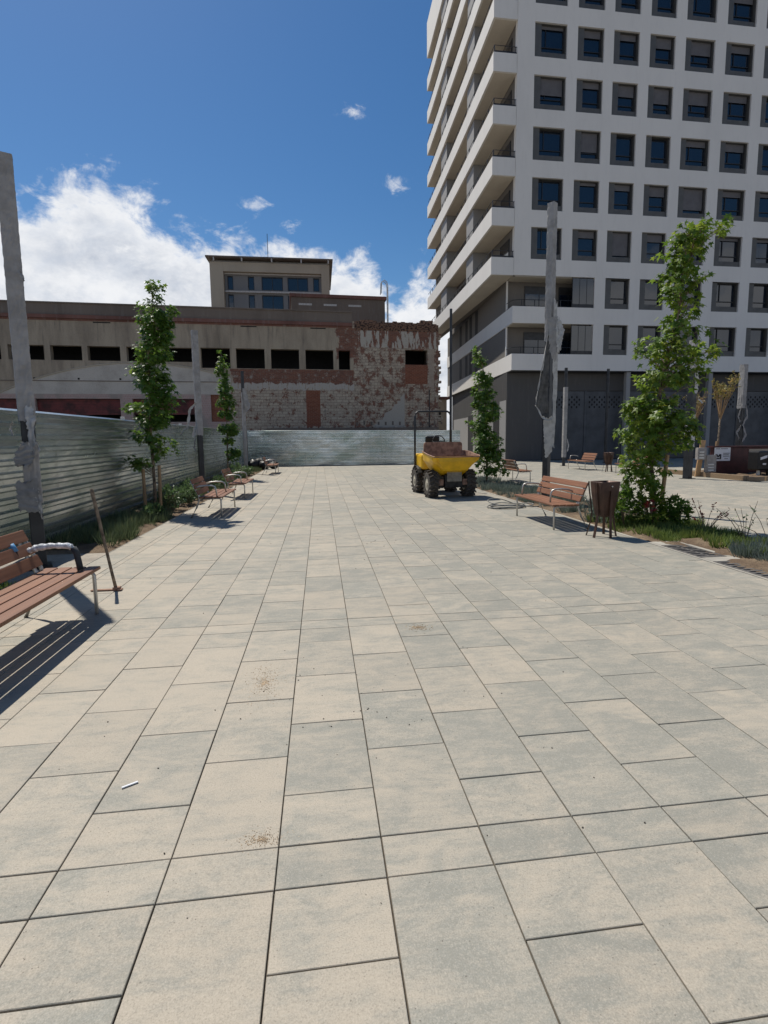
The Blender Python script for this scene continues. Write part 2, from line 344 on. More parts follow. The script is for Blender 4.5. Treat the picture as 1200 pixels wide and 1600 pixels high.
M['maroon'] = simple('maroon_paint', (.060, .012, .014), .5, .1, .15, 3, .06)
M['wood'] = m_wood('pale_timber', (.48, .30, .15), (.34, .20, .10), 'Z', .7)
M['woodx'] = m_wood('weathered_kerb_timber', (.27, .19, .115), (.18, .125, .075), 'X', .8)
M['mbox'] = simple('grey_plastic', (.30, .28, .265), .55, 0, .08)
M['signw'] = simple('sign_white', (.72, .73, .75), .5, 0, .04)
M['ink'] = simple('sign_ink', (.02, .02, .025), .6, 0, .05)
M['bag'] = simple('black_plastic', (.004, .004, .005), .5, 0, .3, 10, .6, 14)
M['tablew'] = simple('pale_tabletop', (.66, .65, .61), .5, 0, .06)
M['grate'] = simple('cast_grate', (.14, .13, .12), .7, .2, .2, 8)
M['hose'] = simple('grey_hose', (.20, .20, .185), .6, 0, .2, 8)
M['orange'] = simple('crumbled_sand', (.50, .38, .25), .95, 0, .2)
M['pebble'] = simple('dark_pebble', (.055, .045, .035), .9, 0, .3)

# ------------------------------------------------------------ mesh helpers
def empty(name, loc=(0, 0, 0), rz=0):
    o = bpy.data.objects.new(name, None); COL.objects.link(o); o.location = loc; o.rotation_euler = (0, 0, rz); o.empty_display_size = .1; return o
def tag(o, label=None, cat=None, group=None, kind=None):
    if label: o['label'] = label
    if cat: o['category'] = cat
    if group: o['group'] = group
    if kind: o['kind'] = kind
    return o
def thing(name, label, cat, loc=(0, 0, 0), rz=0, group=None): return tag(empty(name, loc, rz), label, cat, group)
class MB:
    def __init__(s): s.v = []; s.f = []; s.mi = []; s.cur = 0
    def add(s, vs, fs):
        n = len(s.v); s.v += [tuple(v) for v in vs]; s.f += [tuple(i+n for i in f) for f in fs]; s.mi += [s.cur]*len(fs)
    def box(s, x0, x1, y0, y1, z0, z1):
        s.add([(x0, y0, z0), (x1, y0, z0), (x1, y1, z0), (x0, y1, z0), (x0, y0, z1), (x1, y0, z1), (x1, y1, z1), (x0, y1, z1)],
              [(0, 3, 2, 1), (4, 5, 6, 7), (0, 1, 5, 4), (1, 2, 6, 5), (2, 3, 7, 6), (3, 0, 4, 7)])
    def obox(s, c, ax, ay, az):   # oriented box: centre and half-axis vectors
        c = Vector(c); ax = Vector(ax); ay = Vector(ay); az = Vector(az)
        vs = [c+i*ax+j*ay+k*az for k in (-1, 1) for i, j in ((-1, -1), (1, -1), (1, 1), (-1, 1))]
        s.add(vs, [(0, 3, 2, 1), (4, 5, 6, 7), (0, 1, 5, 4), (1, 2, 6, 5), (2, 3, 7, 6), (3, 0, 4, 7)])
    def tube(s, pts, r, n=8, cap=True, rs=None):
        pts = [Vector(p) for p in pts]; rings = []
        for i, p in enumerate(pts):
            d = (pts[min(i+1, len(pts)-1)]-pts[max(i-1, 0)]).normalized()
            a = Vector((0, 0, 1)) if abs(d.z) < .9 else Vector((1, 0, 0))
            u = d.cross(a).normalized(); w = d.cross(u).normalized(); rr = rs[i] if rs else r
            rings.append([p+u*rr*math.cos(2*math.pi*k/n)+w*rr*math.sin(2*math.pi*k/n) for k in range(n)])
        vs = [v for rg in rings for v in rg]; fs = []
        for i in range(len(pts)-1):
            for k in range(n):
                fs.append((i*n+k, i*n+(k+1) % n, (i+1)*n+(k+1) % n, (i+1)*n+k))
        if cap: fs.append(tuple(range(n-1, -1, -1))); fs.append(tuple((len(pts)-1)*n+k for k in range(n)))
        s.add(vs, fs)
    def prism(s, poly, z0, z1):   # plan polygon extruded
        n = len(poly); vs = [(p[0], p[1], z0) for p in poly]+[(p[0], p[1], z1) for p in poly]
        fs = [tuple(range(n-1, -1, -1)), tuple(range(n, 2*n))]+[(i, (i+1) % n, n+(i+1) % n, n+i) for i in range(n)]
        s.add(vs, fs)
    def build(s, name, mat, parent=None, bevel=0, smooth=False, loc=None, mats=None):
        me = bpy.data.meshes.new(name); me.from_pydata(s.v, [], s.f)
        for mm in (mats or [mat]): me.materials.append(mm)
        if mats: me.polygons.foreach_set('material_index', s.mi)
        bm = bmesh.new(); bm.from_mesh(me); bmesh.ops.recalc_face_normals(bm, faces=bm.faces)
        if bevel:
            bmesh.ops.bevel(bm, geom=[e for e in bm.edges if len(e.link_faces) == 2 and e.calc_face_angle(0) > .5], offset=bevel, segments=2, affect='EDGES', profile=.5, clamp_overlap=True)
        bm.to_mesh(me); bm.free()
        if smooth: me.polygons.foreach_set('use_smooth', [True]*len(me.polygons))
        me.update(); o = bpy.data.objects.new(name, me); COL.objects.link(o)
        if parent: o.parent = parent
        if loc: o.location = loc
        return o
def raw(name, vs, fs, mat, parent=None, smooth=False):
    me = bpy.data.meshes.new(name); me.from_pydata(vs, [], fs); me.materials.append(mat)
    if smooth: me.polygons.foreach_set('use_smooth', [True]*len(me.polygons))
    o = bpy.data.objects.new(name, me); COL.objects.link(o)
    if parent: o.parent = parent
    return o
def kids(o): return [c for c in bpy.data.objects if c.parent == o]
def copy_tree(o, parent=None):
    c = o.copy(); COL.objects.link(c); c.parent = parent
    for ch in kids(o): copy_tree(ch, c)
    return c
def wall_holes(x0, x1, z0, z1, holes, y0, depth):
    """wall in the xz plane, outer face at y0, thickness to y0+depth, rectangular holes with reveals"""
    mb = MB(); xs = sorted({x0, x1, *[h[0] for h in holes], *[h[1] for h in holes]}); zs = sorted({z0, z1, *[h[2] for h in holes], *[h[3] for h in holes]})
    ins = lambda a, b: any(h[0] < a < h[1] and h[2] < b < h[3] for h in holes)
    for i in range(len(xs)-1):
        j = 0
        while j < len(zs)-1:
            cx = (xs[i]+xs[i+1])/2
            if ins(cx, (zs[j]+zs[j+1])/2): j += 1; continue
            k = j+1
            for y in (y0, y0+depth):
                mb.add([(xs[i], y, zs[j]), (xs[i+1], y, zs[j]), (xs[i+1], y, zs[k]), (xs[i], y, zs[k])], [(0, 1, 2, 3)] if y == y0 else [(3, 2, 1, 0)])
            j = k
    for a, b, c, d in holes+[(x0, x1, z0, z1)]:
        mb.add([(a, y0, c), (b, y0, c), (b, y0, d), (a, y0, d), (a, y0+depth, c), (b, y0+depth, c), (b, y0+depth, d), (a, y0+depth, d)],
               [(0, 1, 5, 4), (1, 2, 6, 5), (2, 3, 7, 6), (3, 0, 4, 7)])
    me_v = mb
    return me_v
def build_noweld(mb, name, mat, parent):
    return raw(name, mb.v, mb.f, mat, parent)

# ------------------------------------------------------------ ground and paving
def sheet(name, x0, x1, y0, y1, z, mat, kind='structure'):
    o = raw(name, [(x0, y0, z), (x1, y0, z), (x1, y1, z), (x0, y1, z)], [(0, 1, 2, 3)], mat); tag(o, kind=kind); return o
sheet('ground', -1500, 1500, -1500, 1500, -.09, M['asphalt'])
sheet('pavement_bed', -3.04, 42, -6, 52, -.012, M['sand'])
def tiles():
    vs = []; fs = []
    def tile(x0, x1, y0, y1):
        g = .0019+rng.random()*.0014; ch = .0020
        z = rng.uniform(-.0012, .0012); tl = [rng.uniform(-.0008, .0008) for _ in range(4)]
        a, b, c, d = x0+g, x1-g, y0+g, y1-g
        n = len(vs)
        for (x, y), k in zip(((a, c), (b, c), (b, d), (a, d)), tl): vs.append((x, y, -.011))
        for (x, y), k in zip(((a, c), (b, c), (b, d), (a, d)), tl): vs.append((x, y, z+k-ch))
        for (x, y), k in zip(((a+ch, c+ch), (b-ch, c+ch), (b-ch, d-ch), (a+ch, d-ch)), tl): vs.append((x, y, z+k))
        fs.append((n+8, n+9, n+10, n+11))
        for i in range(4):
            j = (i+1) % 4
            fs.append((n+i, n+j, n+4+j, n+4+i)); fs.append((n+4+i, n+4+j, n+8+j, n+8+i))
    B0 = 1.719+.2
    def column(x0, x1, odd, ya, yb, skip):
        k = int((ya-B0)//2.6)-1
        while True:
            base = B0+2.6*k
            if base > yb: break
            # band of short tiles, then 2.4 m of running tiles
            segs = [(base-.2, base)]
            cuts = [0, .6, 1.2, 1.8, 2.4] if odd else [0, .3, .9, 1.5, 2.1, 2.4]
            segs += [(base+a, base+b) for a, b in zip(cuts, cuts[1:])]
            for a, b in segs:
                if b > ya and a < yb and not skip((x0+x1)/2, (a+b)/2): tile(x0, x1, max(a, ya), min(b, yb))
            k += 1
    inbed = lambda x, y: (4.79 < x < 6.59 and y < 20.4) or (x > 14.6 and 16.3 < y < 21.6) or (x > 12.2 and y > 35) or y > 52
    skipF = lambda x, y: inbed(x, y) or (y > 33.2 and x < 7.0)
    # border strips at the left
    column(-3.035, -2.685, True, -5, 33.2, skipF); column(-2.685, -2.60, False, -5, 33.2, skipF); column(-2.60, -2.20, True, -5, 33.2, skipF)
    column(4.60, 4.795, False, -5, 20.4, skipF)
    i = 0
    while True:
        x0 = -2.2+.4*i
        if x0 > 40: break
        column(x0, x0+.4, i % 2 == 0, -5, 50 if x0 > 6.6 else 33.2, skipF); i += 1
    o = raw('pavement', vs, fs, M['paver']); tag(o, kind='structure')
tiles()
# earth of the planting beds, built as a lumpy sheet
def lumpy(name, x0, x1, y0, y1, z, amp, mat, step=.12, kind='structure'):
    nx = max(2, int((x1-x0)/step)); ny = max(2, int((y1-y0)/step)); vs = []; fs = []
    for j in range(ny+1):
        for i in range(nx+1):
            x = x0+(x1-x0)*i/nx; y = y0+(y1-y0)*j/ny
            e = min(1, min(x-x0, x1-x, y-y0, y1-y)/.25)
            vs.append((x, y, z+amp*e*(noise.noise((x*1.7, y*1.7, 3))+.5*noise.noise((x*5, y*5, 1))+.4)))
    for j in range(ny):
        for i in range(nx): a = j*(nx+1)+i; fs.append((a, a+1, a+nx+2, a+nx+1))
    o = raw(name, vs, fs, mat, smooth=True); tag(o, kind=kind); return o
lumpy('soil', -6.5, -3.045, 8.05, 33.2, -.05, .07, M['earth'])
lumpy('soil', -6.5, -3.045, 1.0, 6.35, -.05, .06, M['earth'])
lumpy('gravel_path', -6.5, -3.045, 6.36, 8.04, -.03, .02, M['gravel'], .08)
lumpy('soil', 4.86, 6.58, 1.0, 20.4, -.012, .07, M['earth'], .1)
lumpy('soil', 14.75, 26, 16.45, 21.6, .02, .10, M['earth'], .15)
kb = MB()
kb.box(4.80, 4.855, 1.0, 20.4, -.05, .004); kb.box(6.585, 6.64, 1.0, 20.4, -.05, .004); kb.box(-3.045, -3.036, 1, 33.2, -.05, .003)
tag(kb.build('kerb', M['kerb']), kind='structure')

# ------------------------------------------------------------ apartment tower
A = R(.86)
def build_tower():
    T_ = thing('apartment_tower', 'tall white apartment tower with square grey windows and angled balconies on its left side', 'building', (0, 34.1, 0), A)
    floors = [12.05+3*k for k in range(9)]      # undersides of balconies; the top one is taller
    TOP = 42.2
    cols = [(13.84, 2.11), (16.66, 1.77), (19.09, 1.76), (21.57, 1.77), (24.06, 2.10), (26.95, 2.08), (29.78, 1.80), (32.6, 2.1)]
    wins = []
    for r in range(-2, 9):
        ztop = 33.05-3*r
        for c, (s, w) in enumerate(cols):
            if ztop < 13 and c < 2: continue
            wins.append((s, s+w, ztop-1.97, ztop, r, c))
    H1 = [w[:4] for w in wins if w[3] > 13]; H2 = [w[:4] for w in wins if w[3] < 13]
    build_noweld(wall_holes(12.72, 36.5, 12.05, TOP, H1, 0, .35), 'front_wall', M['white'], T_)
    build_noweld(wall_holes(18.33, 36.5, 6.03, 12.05, H2, 0, .35), 'front_wall', M['white'], T_)
    # windows: grey surround, dark frame, pane, blind
    def make_window(w):
        e = empty('w')
        mb = wall_holes(0, w, 0, 1.97, [(.47, w-.06, .36, 1.93)], .12, .26)
        sur = raw('window', mb.v, mb.f, M['surround'], T_)
        fr = MB(); a, b, c, d, yy = .47, w-.10, .36, 1.93, .30
        fr.box(a, a+.055, yy, yy+.05, c, d); fr.box(b-.055, b+.04, yy, yy+.05, c, d); fr.box(a+.055, b-.055, yy, yy+.05, c, c+.06); fr.box(a+.055, b-.055, yy, yy+.05, d-.05, d)
        fr.box(a+.055, b-.055, yy-.004, yy+.05, c+.36, c+.41)
        if w > 2: fr.box(a+.34, a+.38, yy, yy+.048, c+.41, d-.05)
        fr.build('frame', M['darkframe'], sur)
        p = MB(); p.box(a+.02, b, yy+.055, yy+.07, c, d); p.build('pane', M['pane'], sur)
        bpy.data.objects.remove(e); return sur
    protos = {}
    brng = random.Random(5)
    bl = {}
    known = {(2, 1): .0, (2, 2): .0}
    for (s0, s1, z0, z1, r, c) in wins:
        w = round(s1-s0, 2)
        if w not in protos: protos[w] = make_window(w); o = protos[w]; src = o
        else: o = copy_tree(protos[w], T_)
        o.location = (s0, 0, z0)
        # blinds pulled to different heights
        drop = {(2, 0): .12, (2, 1): .38, (2, 2): .30, (2, 3): .55, (2, 4): .72, (2, 5): .40, (3, 1): .30, (3, 2): .62, (3, 3): .85, (3, 4): .75, (4, 1): 1.12, (4, 4): .3, (4, 5): .42, (5, 1): .12, (5, 2): .34, (5, 3): .55, (5, 4): 1.3, (5, 5): .32, (6, 1): .38, (6, 2): 1.38, (6, 3): .42}.get((r, c))
        if drop is None: drop = brng.choice([0, 0, .2, .4, .9, .15]) if r < 7 else 0
        if drop: bl.setdefault((w, drop), []).append(o)
    for (w, drop), os_ in bl.items():
        b = MB(); n = int(drop/.06)+1
        for k in range(n): b.box(.50, w-.14, .262, .285, 1.93-.06*(k+1)+.004, 1.93-.06*k-.004)
        b.box(.50, w-.14, .27, .280, 1.93-.06*n, 1.93)
        first = b.build('blind', M['blind'], os_[0])
        for q in os_[1:]: cc = first.copy(); COL.objects.link(cc); cc.parent = q
    # side wall behind balconies
    sx = lambda t_: 12.72+.004*t_
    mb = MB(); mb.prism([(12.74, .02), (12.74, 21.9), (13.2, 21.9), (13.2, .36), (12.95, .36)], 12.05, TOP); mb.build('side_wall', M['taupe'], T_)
    # balconies
    e = Vector((11.20, 0)), Vector((11.87, 21.9))
    def side(t_): return 11.20+.0306*t_
    proto = None
    for k, zb in enumerate(floors+[39.05]):
        hgt = 1.06 if zb < 38 else 3.15
        if k == 0 or zb > 38:
            b = MB()
            b.prism([(11.20, -.003), (12.715, -.003), (12.735, .05), (12.735, 21.9), (11.87, 21.9)], 0, .26)
            o = b.build('balcony', M['soffit'], T_)
            w_ = MB(); w_.prism([(11.185, -.006), (12.70, -.006), (12.70, .14), (11.33, .14), (11.99, 21.9), (11.855, 21.9)], -.02, hgt)
            p1 = w_.build('parapet', M['white'], o)
            g_ = MB(); g_.prism([(11.24, -.0075), (12.695, -.0075), (12.695, -.0065), (11.24, -.0065)], .01, .02)
            if zb < 38:
                rl = MB()
                for zz, rr in ((hgt+.05, .018), (hgt+.42, .022)):
                    rl.tube([(12.70, .06, zz), (11.27, .06, zz), (11.93, 21.8, zz)], rr, 6)
                tt = 0
                while tt < 21.8:
                    rl.box(side(tt)+.045, side(tt)+.09, tt+.03, tt+.07, hgt, hgt+.42); tt += 1.15
                rl.box(12.62, 12.66, .04, .08, hgt, hgt+.42)
                rl.box(11.27, 12.69, .045, .06, hgt+.0, hgt+.12)
                rl.build('railing', M['darkframe'], o)
                proto = o
        else:
            o = copy_tree(proto, T_)
        o.location = (0, 0, zb)
    for t0, t1 in ((5.0, 6.9), (13.7, 16.0)):
        for k, zb in enumerate(floors):
            pass
        b = MB(); b.prism([(side(t0)+.16, t0), (12.738, t0), (12.738, t1), (side(t1)+.16, t1)], 12.32, 39.04); b.build('pier', M['pier'], T_)
    for t0, t1 in ((.9, 2.6), (8.4, 10.4), (10.9, 12.6), (17.3, 19.6)):
        for zb in floors:
            b = MB(); b.box(12.69, 12.735, t0, t1, zb+.30, zb+2.55); f = b.build('balcony_door', M['darkframe'], T_)
            p = MB(); p.box(12.68, 12.689, t0+.06, t1-.06, zb+.36, zb+2.48); p.build('pane', M['pane'], f)
    # two lower storeys: white bands, grey wall set back
    s2 = lambda t_: 12.66+.060*t_
    for zb in (6.03, 9.05):
        b = MB()
        b.prism([(12.655, -.004), (18.325, -.004), (18.325, .16), (12.81, .16), (s2(22)+.15, 22), (s2(22), 22)], zb, zb+1.06)
        o = b.build('parapet_band', M['white'], T_)
        rl = MB()
        for zz in (zb+1.10, zb+1.50): rl.tube([(16.8, .07, zz), (13.3, .07, zz), (12.76, .30, zz), (12.74, 1.30, zz)], .02, 6)
        for s_ in (13.3, 14.2, 15.1, 16.0, 16.8): rl.box(s_-.018, s_+.018, .05, .09, zb+1.06, zb+1.5)
        rl.build('railing', M['darkframe'], o)
        b = MB(); b.prism([(12.80, .16), (18.30, .16), (18.30, 1.45), (12.80, 1.45)], zb+.02, zb+.22); b.build('balcony_floor', M['soffit'], o)
        b = MB(); b.prism([(12.79, 1.40), (13.0, 1.40), (s2(22)+.5, 22), (s2(22)+.06, 22)], zb+1.0, zb+3.0); sw = b.build('side_wall', M['taupe'], T_)
        b = MB(); b.box(12.72, 12.82, 1.28, 1.38, zb+1.06, zb+3.0); b.build('corner_post', M['white'], T_)
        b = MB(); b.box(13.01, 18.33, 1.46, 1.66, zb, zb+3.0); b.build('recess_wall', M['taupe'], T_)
        for a_, c_ in ((14.05, 16.1), (16.5, 17.9)):
            b = MB(); b.box(a_, c_, 1.40, 1.455, zb+.3, zb+2.72); d_ = b.build('balcony_door', M['darkframe'], T_)
            p = MB(); p.box(a_+.05, (a_+c_)/2-.03, 1.385, 1.398, zb+.35, zb+2.2); p.box((a_+c_)/2+.03, c_-.05, 1.385, 1.398, zb+.35, zb+2.2); p.build('pane', M['pane'], d_)
        b = MB()
        for a_ in (16.83, 17.33, 17.83): b.box(a_, a_+.46, .06, .08, zb+1.30, zb+2.93)
        gs = b.build('glass_screen', M['paneb'], T_)
        b = MB(); b.box(16.80, 18.32, .05, .075, zb+1.07, zb+1.29); b.box(16.80, 16.829, .05, .09, zb+1.29, zb+3.0); b.box(17.295, 17.325, .05, .09, zb+1.29, zb+2.95); b.box(17.795, 17.825, .05, .09, zb+1.29, zb+2.95); b.build('screen_frame', M['darkframe'], gs)
        for t0 in (9.2, 11.2, 12.8, 15.2):
            b = MB(); b.prism([(s2(t0)+.045, t0), (s2(t0)+.1, t0), (s2(t0+.9)+.1, t0+.9), (s2(t0+.9)+.045, t0+.9)], zb+1.12, zb+2.95); d_ = b.build('side_window', M['black'], T_)
    b = MB(); b.prism([(12.72, .35), (18.33, .35), (18.33, 2), (12.9, 2)], 12.04, 12.3); b.build('soffit', M['soffit'], T_)
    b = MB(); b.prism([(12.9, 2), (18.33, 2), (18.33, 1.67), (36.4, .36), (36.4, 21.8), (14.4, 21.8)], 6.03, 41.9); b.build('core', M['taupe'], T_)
    b = MB(); b.prism([(12.72, .35), (36.5, .35), (36.5, 21.9), (12.72, 21.9)], 42.2, 42.4); b.build('roof', M['pier'], T_)
    # ground floor
    b = MB(); b.prism([(12.72, .95), (37, .95), (37, 21), (14.3, 21)], -.05, 6.03); b.build('ground_floor_wall', M['slate'], T_)
    b = MB(); b.prism([(12.67, .02), (36.5, .02), (36.5, .95), (12.72, .95)], 5.98, 6.028); b.build('soffit', M['slate'], T_)
    b = MB(); b.box(12.69, 15.3, .88, .945, -.05, 5.95); b.build('wall_panel', M['slatel'], T_)
    b = MB(); b.box(15.31, 36.5, .86, .945, 4.78, 5.96); b.build('fascia_panel', M['slatel'], T_)
    sp = None
    s_ = 15.35; k = 0
    while s_ < 36:
        w = 2.72 if k % 3 else 3.0
        b = MB(); b.box(s_, s_+w, .905, .94, .05, 4.74)
        for j in range(28): b.box(s_+.05, s_+w-.05, .893, .905, .12+.118*j, .12+.118*j+.098)
        o = b.build('roller_shutter', M['shutter'], T_)
        h = MB(); nh = int((w-.3)/.185)
        for row in range(5):
            for q in range(nh):
                if (q+row) % 2 and row < 5: continue
                cx = s_+.22+.185*q; cz = 3.66+.17*row
                pts = [(cx+.062*math.cos(a_), .902-.003, cz+.085*math.sin(a_)) for a_ in [math.pi/4*i for i in range(8)]]
                pb = [(p[0], p[1]+.006, p[2]) for p in pts]
                h.add(pts+pb, [tuple(range(8)), tuple(range(15, 7, -1))]+[(i, (i+1) % 8, 8+(i+1) % 8, 8+i) for i in range(8)])
        h.build('vent_holes', M['black'], o)
        b = MB(); b.box(s_+w+.01, s_+w+.16, .87, .942, -.04, 4.77); b.build('shutter_post', M['shutter'], T_)
        s_ += w+.17; k += 1
    for s_ in (20.95, 27.2, 33.4):
        b = MB(); b.box(s_, s_+.30, .10, .40, -.05, 5.975); b.build('column', M['pier'], T_)
    # left side of the ground floor
    gs_ = lambda t_: 12.72+.079*(t_-.95)
    def sidepanel(t0, t1, z0, z1, name, mat, d=.03):
        b = MB(); b.prism([(gs_(t0)-d, t0), (gs_(t0)-.002, t0), (gs_(t1)-.002, t1), (gs_(t1)-d, t1)], z0, z1); return b.build(name, mat, T_)
    sidepanel(1.0, 2.6, 0, 4.15, 'pale_panel', M['pier']); sidepanel(2.7, 4.2, 0, 3.7, 'dark_doorway', M['black'], .02)
    sidepanel(4.3, 9.2, 0, 3.2, 'pale_panel', M['pier']); sidepanel(6.0, 9.0, 3.25, 4.0, 'dark_window', M['black'], .025); sidepanel(9.3, 11.0, 0, 4.0, 'pale_panel', M['pier'])
    sidepanel(11.1, 13.0, 0, 3.6, 'dark_doorway', M['black'], .02); sidepanel(13.1, 20.0, 0, 3.5, 'pale_panel', M['pier'])
build_tower()

# ------------------------------------------------------------ derelict factory
def build_factory():
    Fb = thing('derelict_factory', 'long derelict factory with peeling plaster, bare brick and empty window openings behind the far fence', 'building', (0, 37.9, 0), R(3.2))
    tops = 7.76
    H = []
    x = -38.2
    left = [(-28.9, -26.9), (-26.5, -24.5), (-24.1, -22.1), (-21.7, -19.7), (-19.3, -17.24), (-16.87, -15.03), (-14.70, -12.74), (-12.36, -10.4), (-10.05, -8.1)]
    for a, b in left: H.append((a, b, 6.84, tops))
    for a, b in [(-7.75, -5.86), (-5.48, -3.59), (-3.17, -1.27), (-.83, 1.10), (1.46, 2.27)]: H.append((a, b, 6.47, tops+.03))
    H.append((6.22, 7.87, 6.88, 7.92))
    low = [(-30, -23.6), (-22.9, -18.6), (-18.0, -12.95), (-12.2, -7.9)]
    for a, b in low: H.append((a, b, 2.9, 4.42))
    H.append((-7.25, -6.1, 2.9, 4.70))
    mb = wall_holes(-40, 8.68, 0, 9.30, H, 0, .45); build_noweld(mb, 'front_wall', M['factory'], Fb)
    # ragged brick top of the right section
    b = MB(); q = random.Random(3); x = 2.45
    while x < 8.6:
        w = .29; h = 9.3+.50+q.uniform(-.05, .06)+(.15 if x > 7.2 else 0)-(.22 if x > 8.2 else 0)+(.1 if 3 < x < 4 else 0)
        b.box(x, min(x+w, 8.68), .002, .44, 9.30, h); x += w
    b.build('broken_parapet', M['factory'], Fb)
    # teeth of broken brick at the right edge
    b = MB()
    z = 0
    while z < 9.2:
        if q.random() < .6: b.box(8.68, 8.68+q.uniform(.04, .24)+(max(0, 5-z)*.07), .05, .42, z, z+.085*q.choice([1, 2, 3]))
        z += .17
    b.build('broken_edge', M['factory'], Fb)
    # corbelled bricks under the parapet
    b = MB()
    for r_ in range(3):
        xx = 2.6+.1*r_
        while xx < 8.5:
            b.box(xx, xx+.13, -.07, .001, 9.28+.15*r_, 9.36+.15*r_); xx += .27
    b.box(2.6, 8.5, -.022, .001, 9.27, 9.67)
    b.build('corbel_bricks', M['factory'], Fb)
    b = MB(); b.box(-40, 2.44, -.02, .45, 9.30, 9.42); b.box(-40, 2.44, -.16, .45, 9.42, 9.64); b.build('red_string_course', M['redtrim'], Fb)
    b = MB(); b.box(-40, 2.44, -.05, .45, 9.64, 10.34); b.box(-40, 2.44, -.12, .5, 10.34, 10.42); b.build('cornice', M['cornice'], Fb)
    b = MB(); b.box(-40, 8.6, 8, 8.3, 0, 9.3); b.box(8.3, 8.66, .46, 8, 0, 9.2); b.box(-40, -39.6, .46, 8, 0, 9.3); b.build('rear_wall', M['cornice'], Fb)
    b = MB(); b.box(-40, 8.6, .46, 8.3, 9.31, 9.5); b.build('roof', M['cornice'], Fb)
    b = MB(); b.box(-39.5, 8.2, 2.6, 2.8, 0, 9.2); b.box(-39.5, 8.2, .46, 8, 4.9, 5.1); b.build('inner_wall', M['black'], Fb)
    for a, bb, c, d in H:
        if d < 5 and a > -40:
            s_ = MB()
            for k in range(9):
                if a > -8: break
                z0 = 4.40-.17*k
                if z0 < 3.4: break
                s_.box(a+.01, bb-.01, .25, .29, z0-.16, z0)
            if a > -8: s_.box(a, bb, .12, .2, 2.9, 4.7); s_.build('brick_infill', M['infill'], Fb)
            else: s_.build('red_shutter', M['darkred'], Fb)
    b = MB(); b.box(-.87, .10, -.012, .0, 2.2, 5.03); b.build('brick_infill', M['infill'], Fb)
    b = MB(); b.box(6.20, 7.86, -.012, 0, 5.52, 6.875); b.build('brick_infill', M['infill'], Fb)
    for a in (-14.25, -5.1, -.45, -22.8): b = MB(); b.box(a, a+1.05, -.006, 0, 9.20, 9.27); b.build('vent_slot', M['black'], Fb)
    for a in (-18.0, -15.4, -12.9, -9.9): b = MB(); b.box(a, a+.12, -.01, 0, 5.62, 5.74); b.build('hole', M['black'], Fb)
    b = MB(); b.box(-20, -6, -.03, 0, 5.52, 5.57); b.build('ledge', M['cornice'], Fb)
    # joist stubs and pockets low on the right
    b = MB()
    for k in range(13):
        xx = 2.6+.52*k; b.box(xx, xx+.13, -.010, 0, 2.62+q.uniform(-.05, .05), 2.84+q.uniform(-.05, .1))
    b.build('joist_pockets', M['cornice'], Fb)
    b = MB(); b.tube([(7.98, -.05, 5.1), (7.98, -.05, 2.2)], .03, 6); b.build('pipe', M['steeldark'], Fb)
    # debris line on top of a low ledge just over the fence
    b = MB(); b.box(-3.6, 8.6, -.35, 0, 2.2, 2.42); b.build('ledge', M['cornice'], Fb)
    b = MB()
    for k in range(60):
        xx = q.uniform(-3.4, 8.5); r_ = q.uniform(.03, .12); b.obox((xx, -.2, 2.44+r_*.4), (r_, .02, 0), (0, r_*.8, .01), (.01, 0, r_*.6))
    b.build('rubble', M['factory'], Fb)
    # rain-worn arch moulding
    pts = []
    for k in range(41):
        xx = -20.8+k*.37; dx = (xx+11.6)/9.2; pts.append((xx, -.02, 6.74-2.35*dx*dx))
    b = MB(); b.tube([p for p in pts if p[0] < -5.9], .045, 6); b.build('arch_moulding', M['tanwall'], Fb)
build_factory()
# low block on the factory roof
def building_box(name, label, loc, rz, dims, wins, mats, parts=None):
    pass
rh = thing('roof_house', 'low brown rooftop block with a small dark window beside the fire ladder', 'building', (0, 44.5, 0), R(3.2))
b = MB(); x0, x1 = -2.0, 5.62
mbw = wall_holes(x0, x1, 8.5, 12.95, [(3.35, 4.35, 10.4, 11.25)], 0, .4); build_noweld(mbw, 'front_wall', M['cornice'], rh)
b = MB(); b.box(x0-.1, x1+.12, -.12, 7, 12.96, 13.22); b.build('roof', M['redtrim'], rh)
b = MB(); b.box(x1-.3, x1, .41, 7, 8.5, 12.95); b.box(x0, x0+.3, .41, 7, 8.5, 12.95); b.box(x0+.31, x1-.31, 1.5, 1.7, 8.5, 12.9); b.build('side_wall', M['cornice'], rh)
b = MB()
for a in (-1.4, .6, 2.6): b.box(a, a+1.05, -.008, 0, 12.35, 12.5)
b.build('vent_slot', M['wrapl'], rh)
ld = thing('roof_ladder', 'thin metal roof ladder with hooped top at the right end of the brown rooftop block', 'ladder', (5.75, 44.6, 0), R(3.2))
b = MB()
for yy in (-.2, .2): b.tube([(0, yy-.3, 8.6), (0, yy-.3, 13.9), (-.08, yy-.3, 14.2), (-.3, yy-.3, 14.35), (-.5, yy-.3, 14.2), (-.55, yy-.3, 13.3)], .035, 6)
b.build('side_rail', M['alu'], ld)
b = MB()
for k in range(17): b.tube([(0, -.5, 8.9+.3*k), (0, -.1, 8.9+.3*k)], .02, 5)
b.build('rungs', M['alu'], ld)
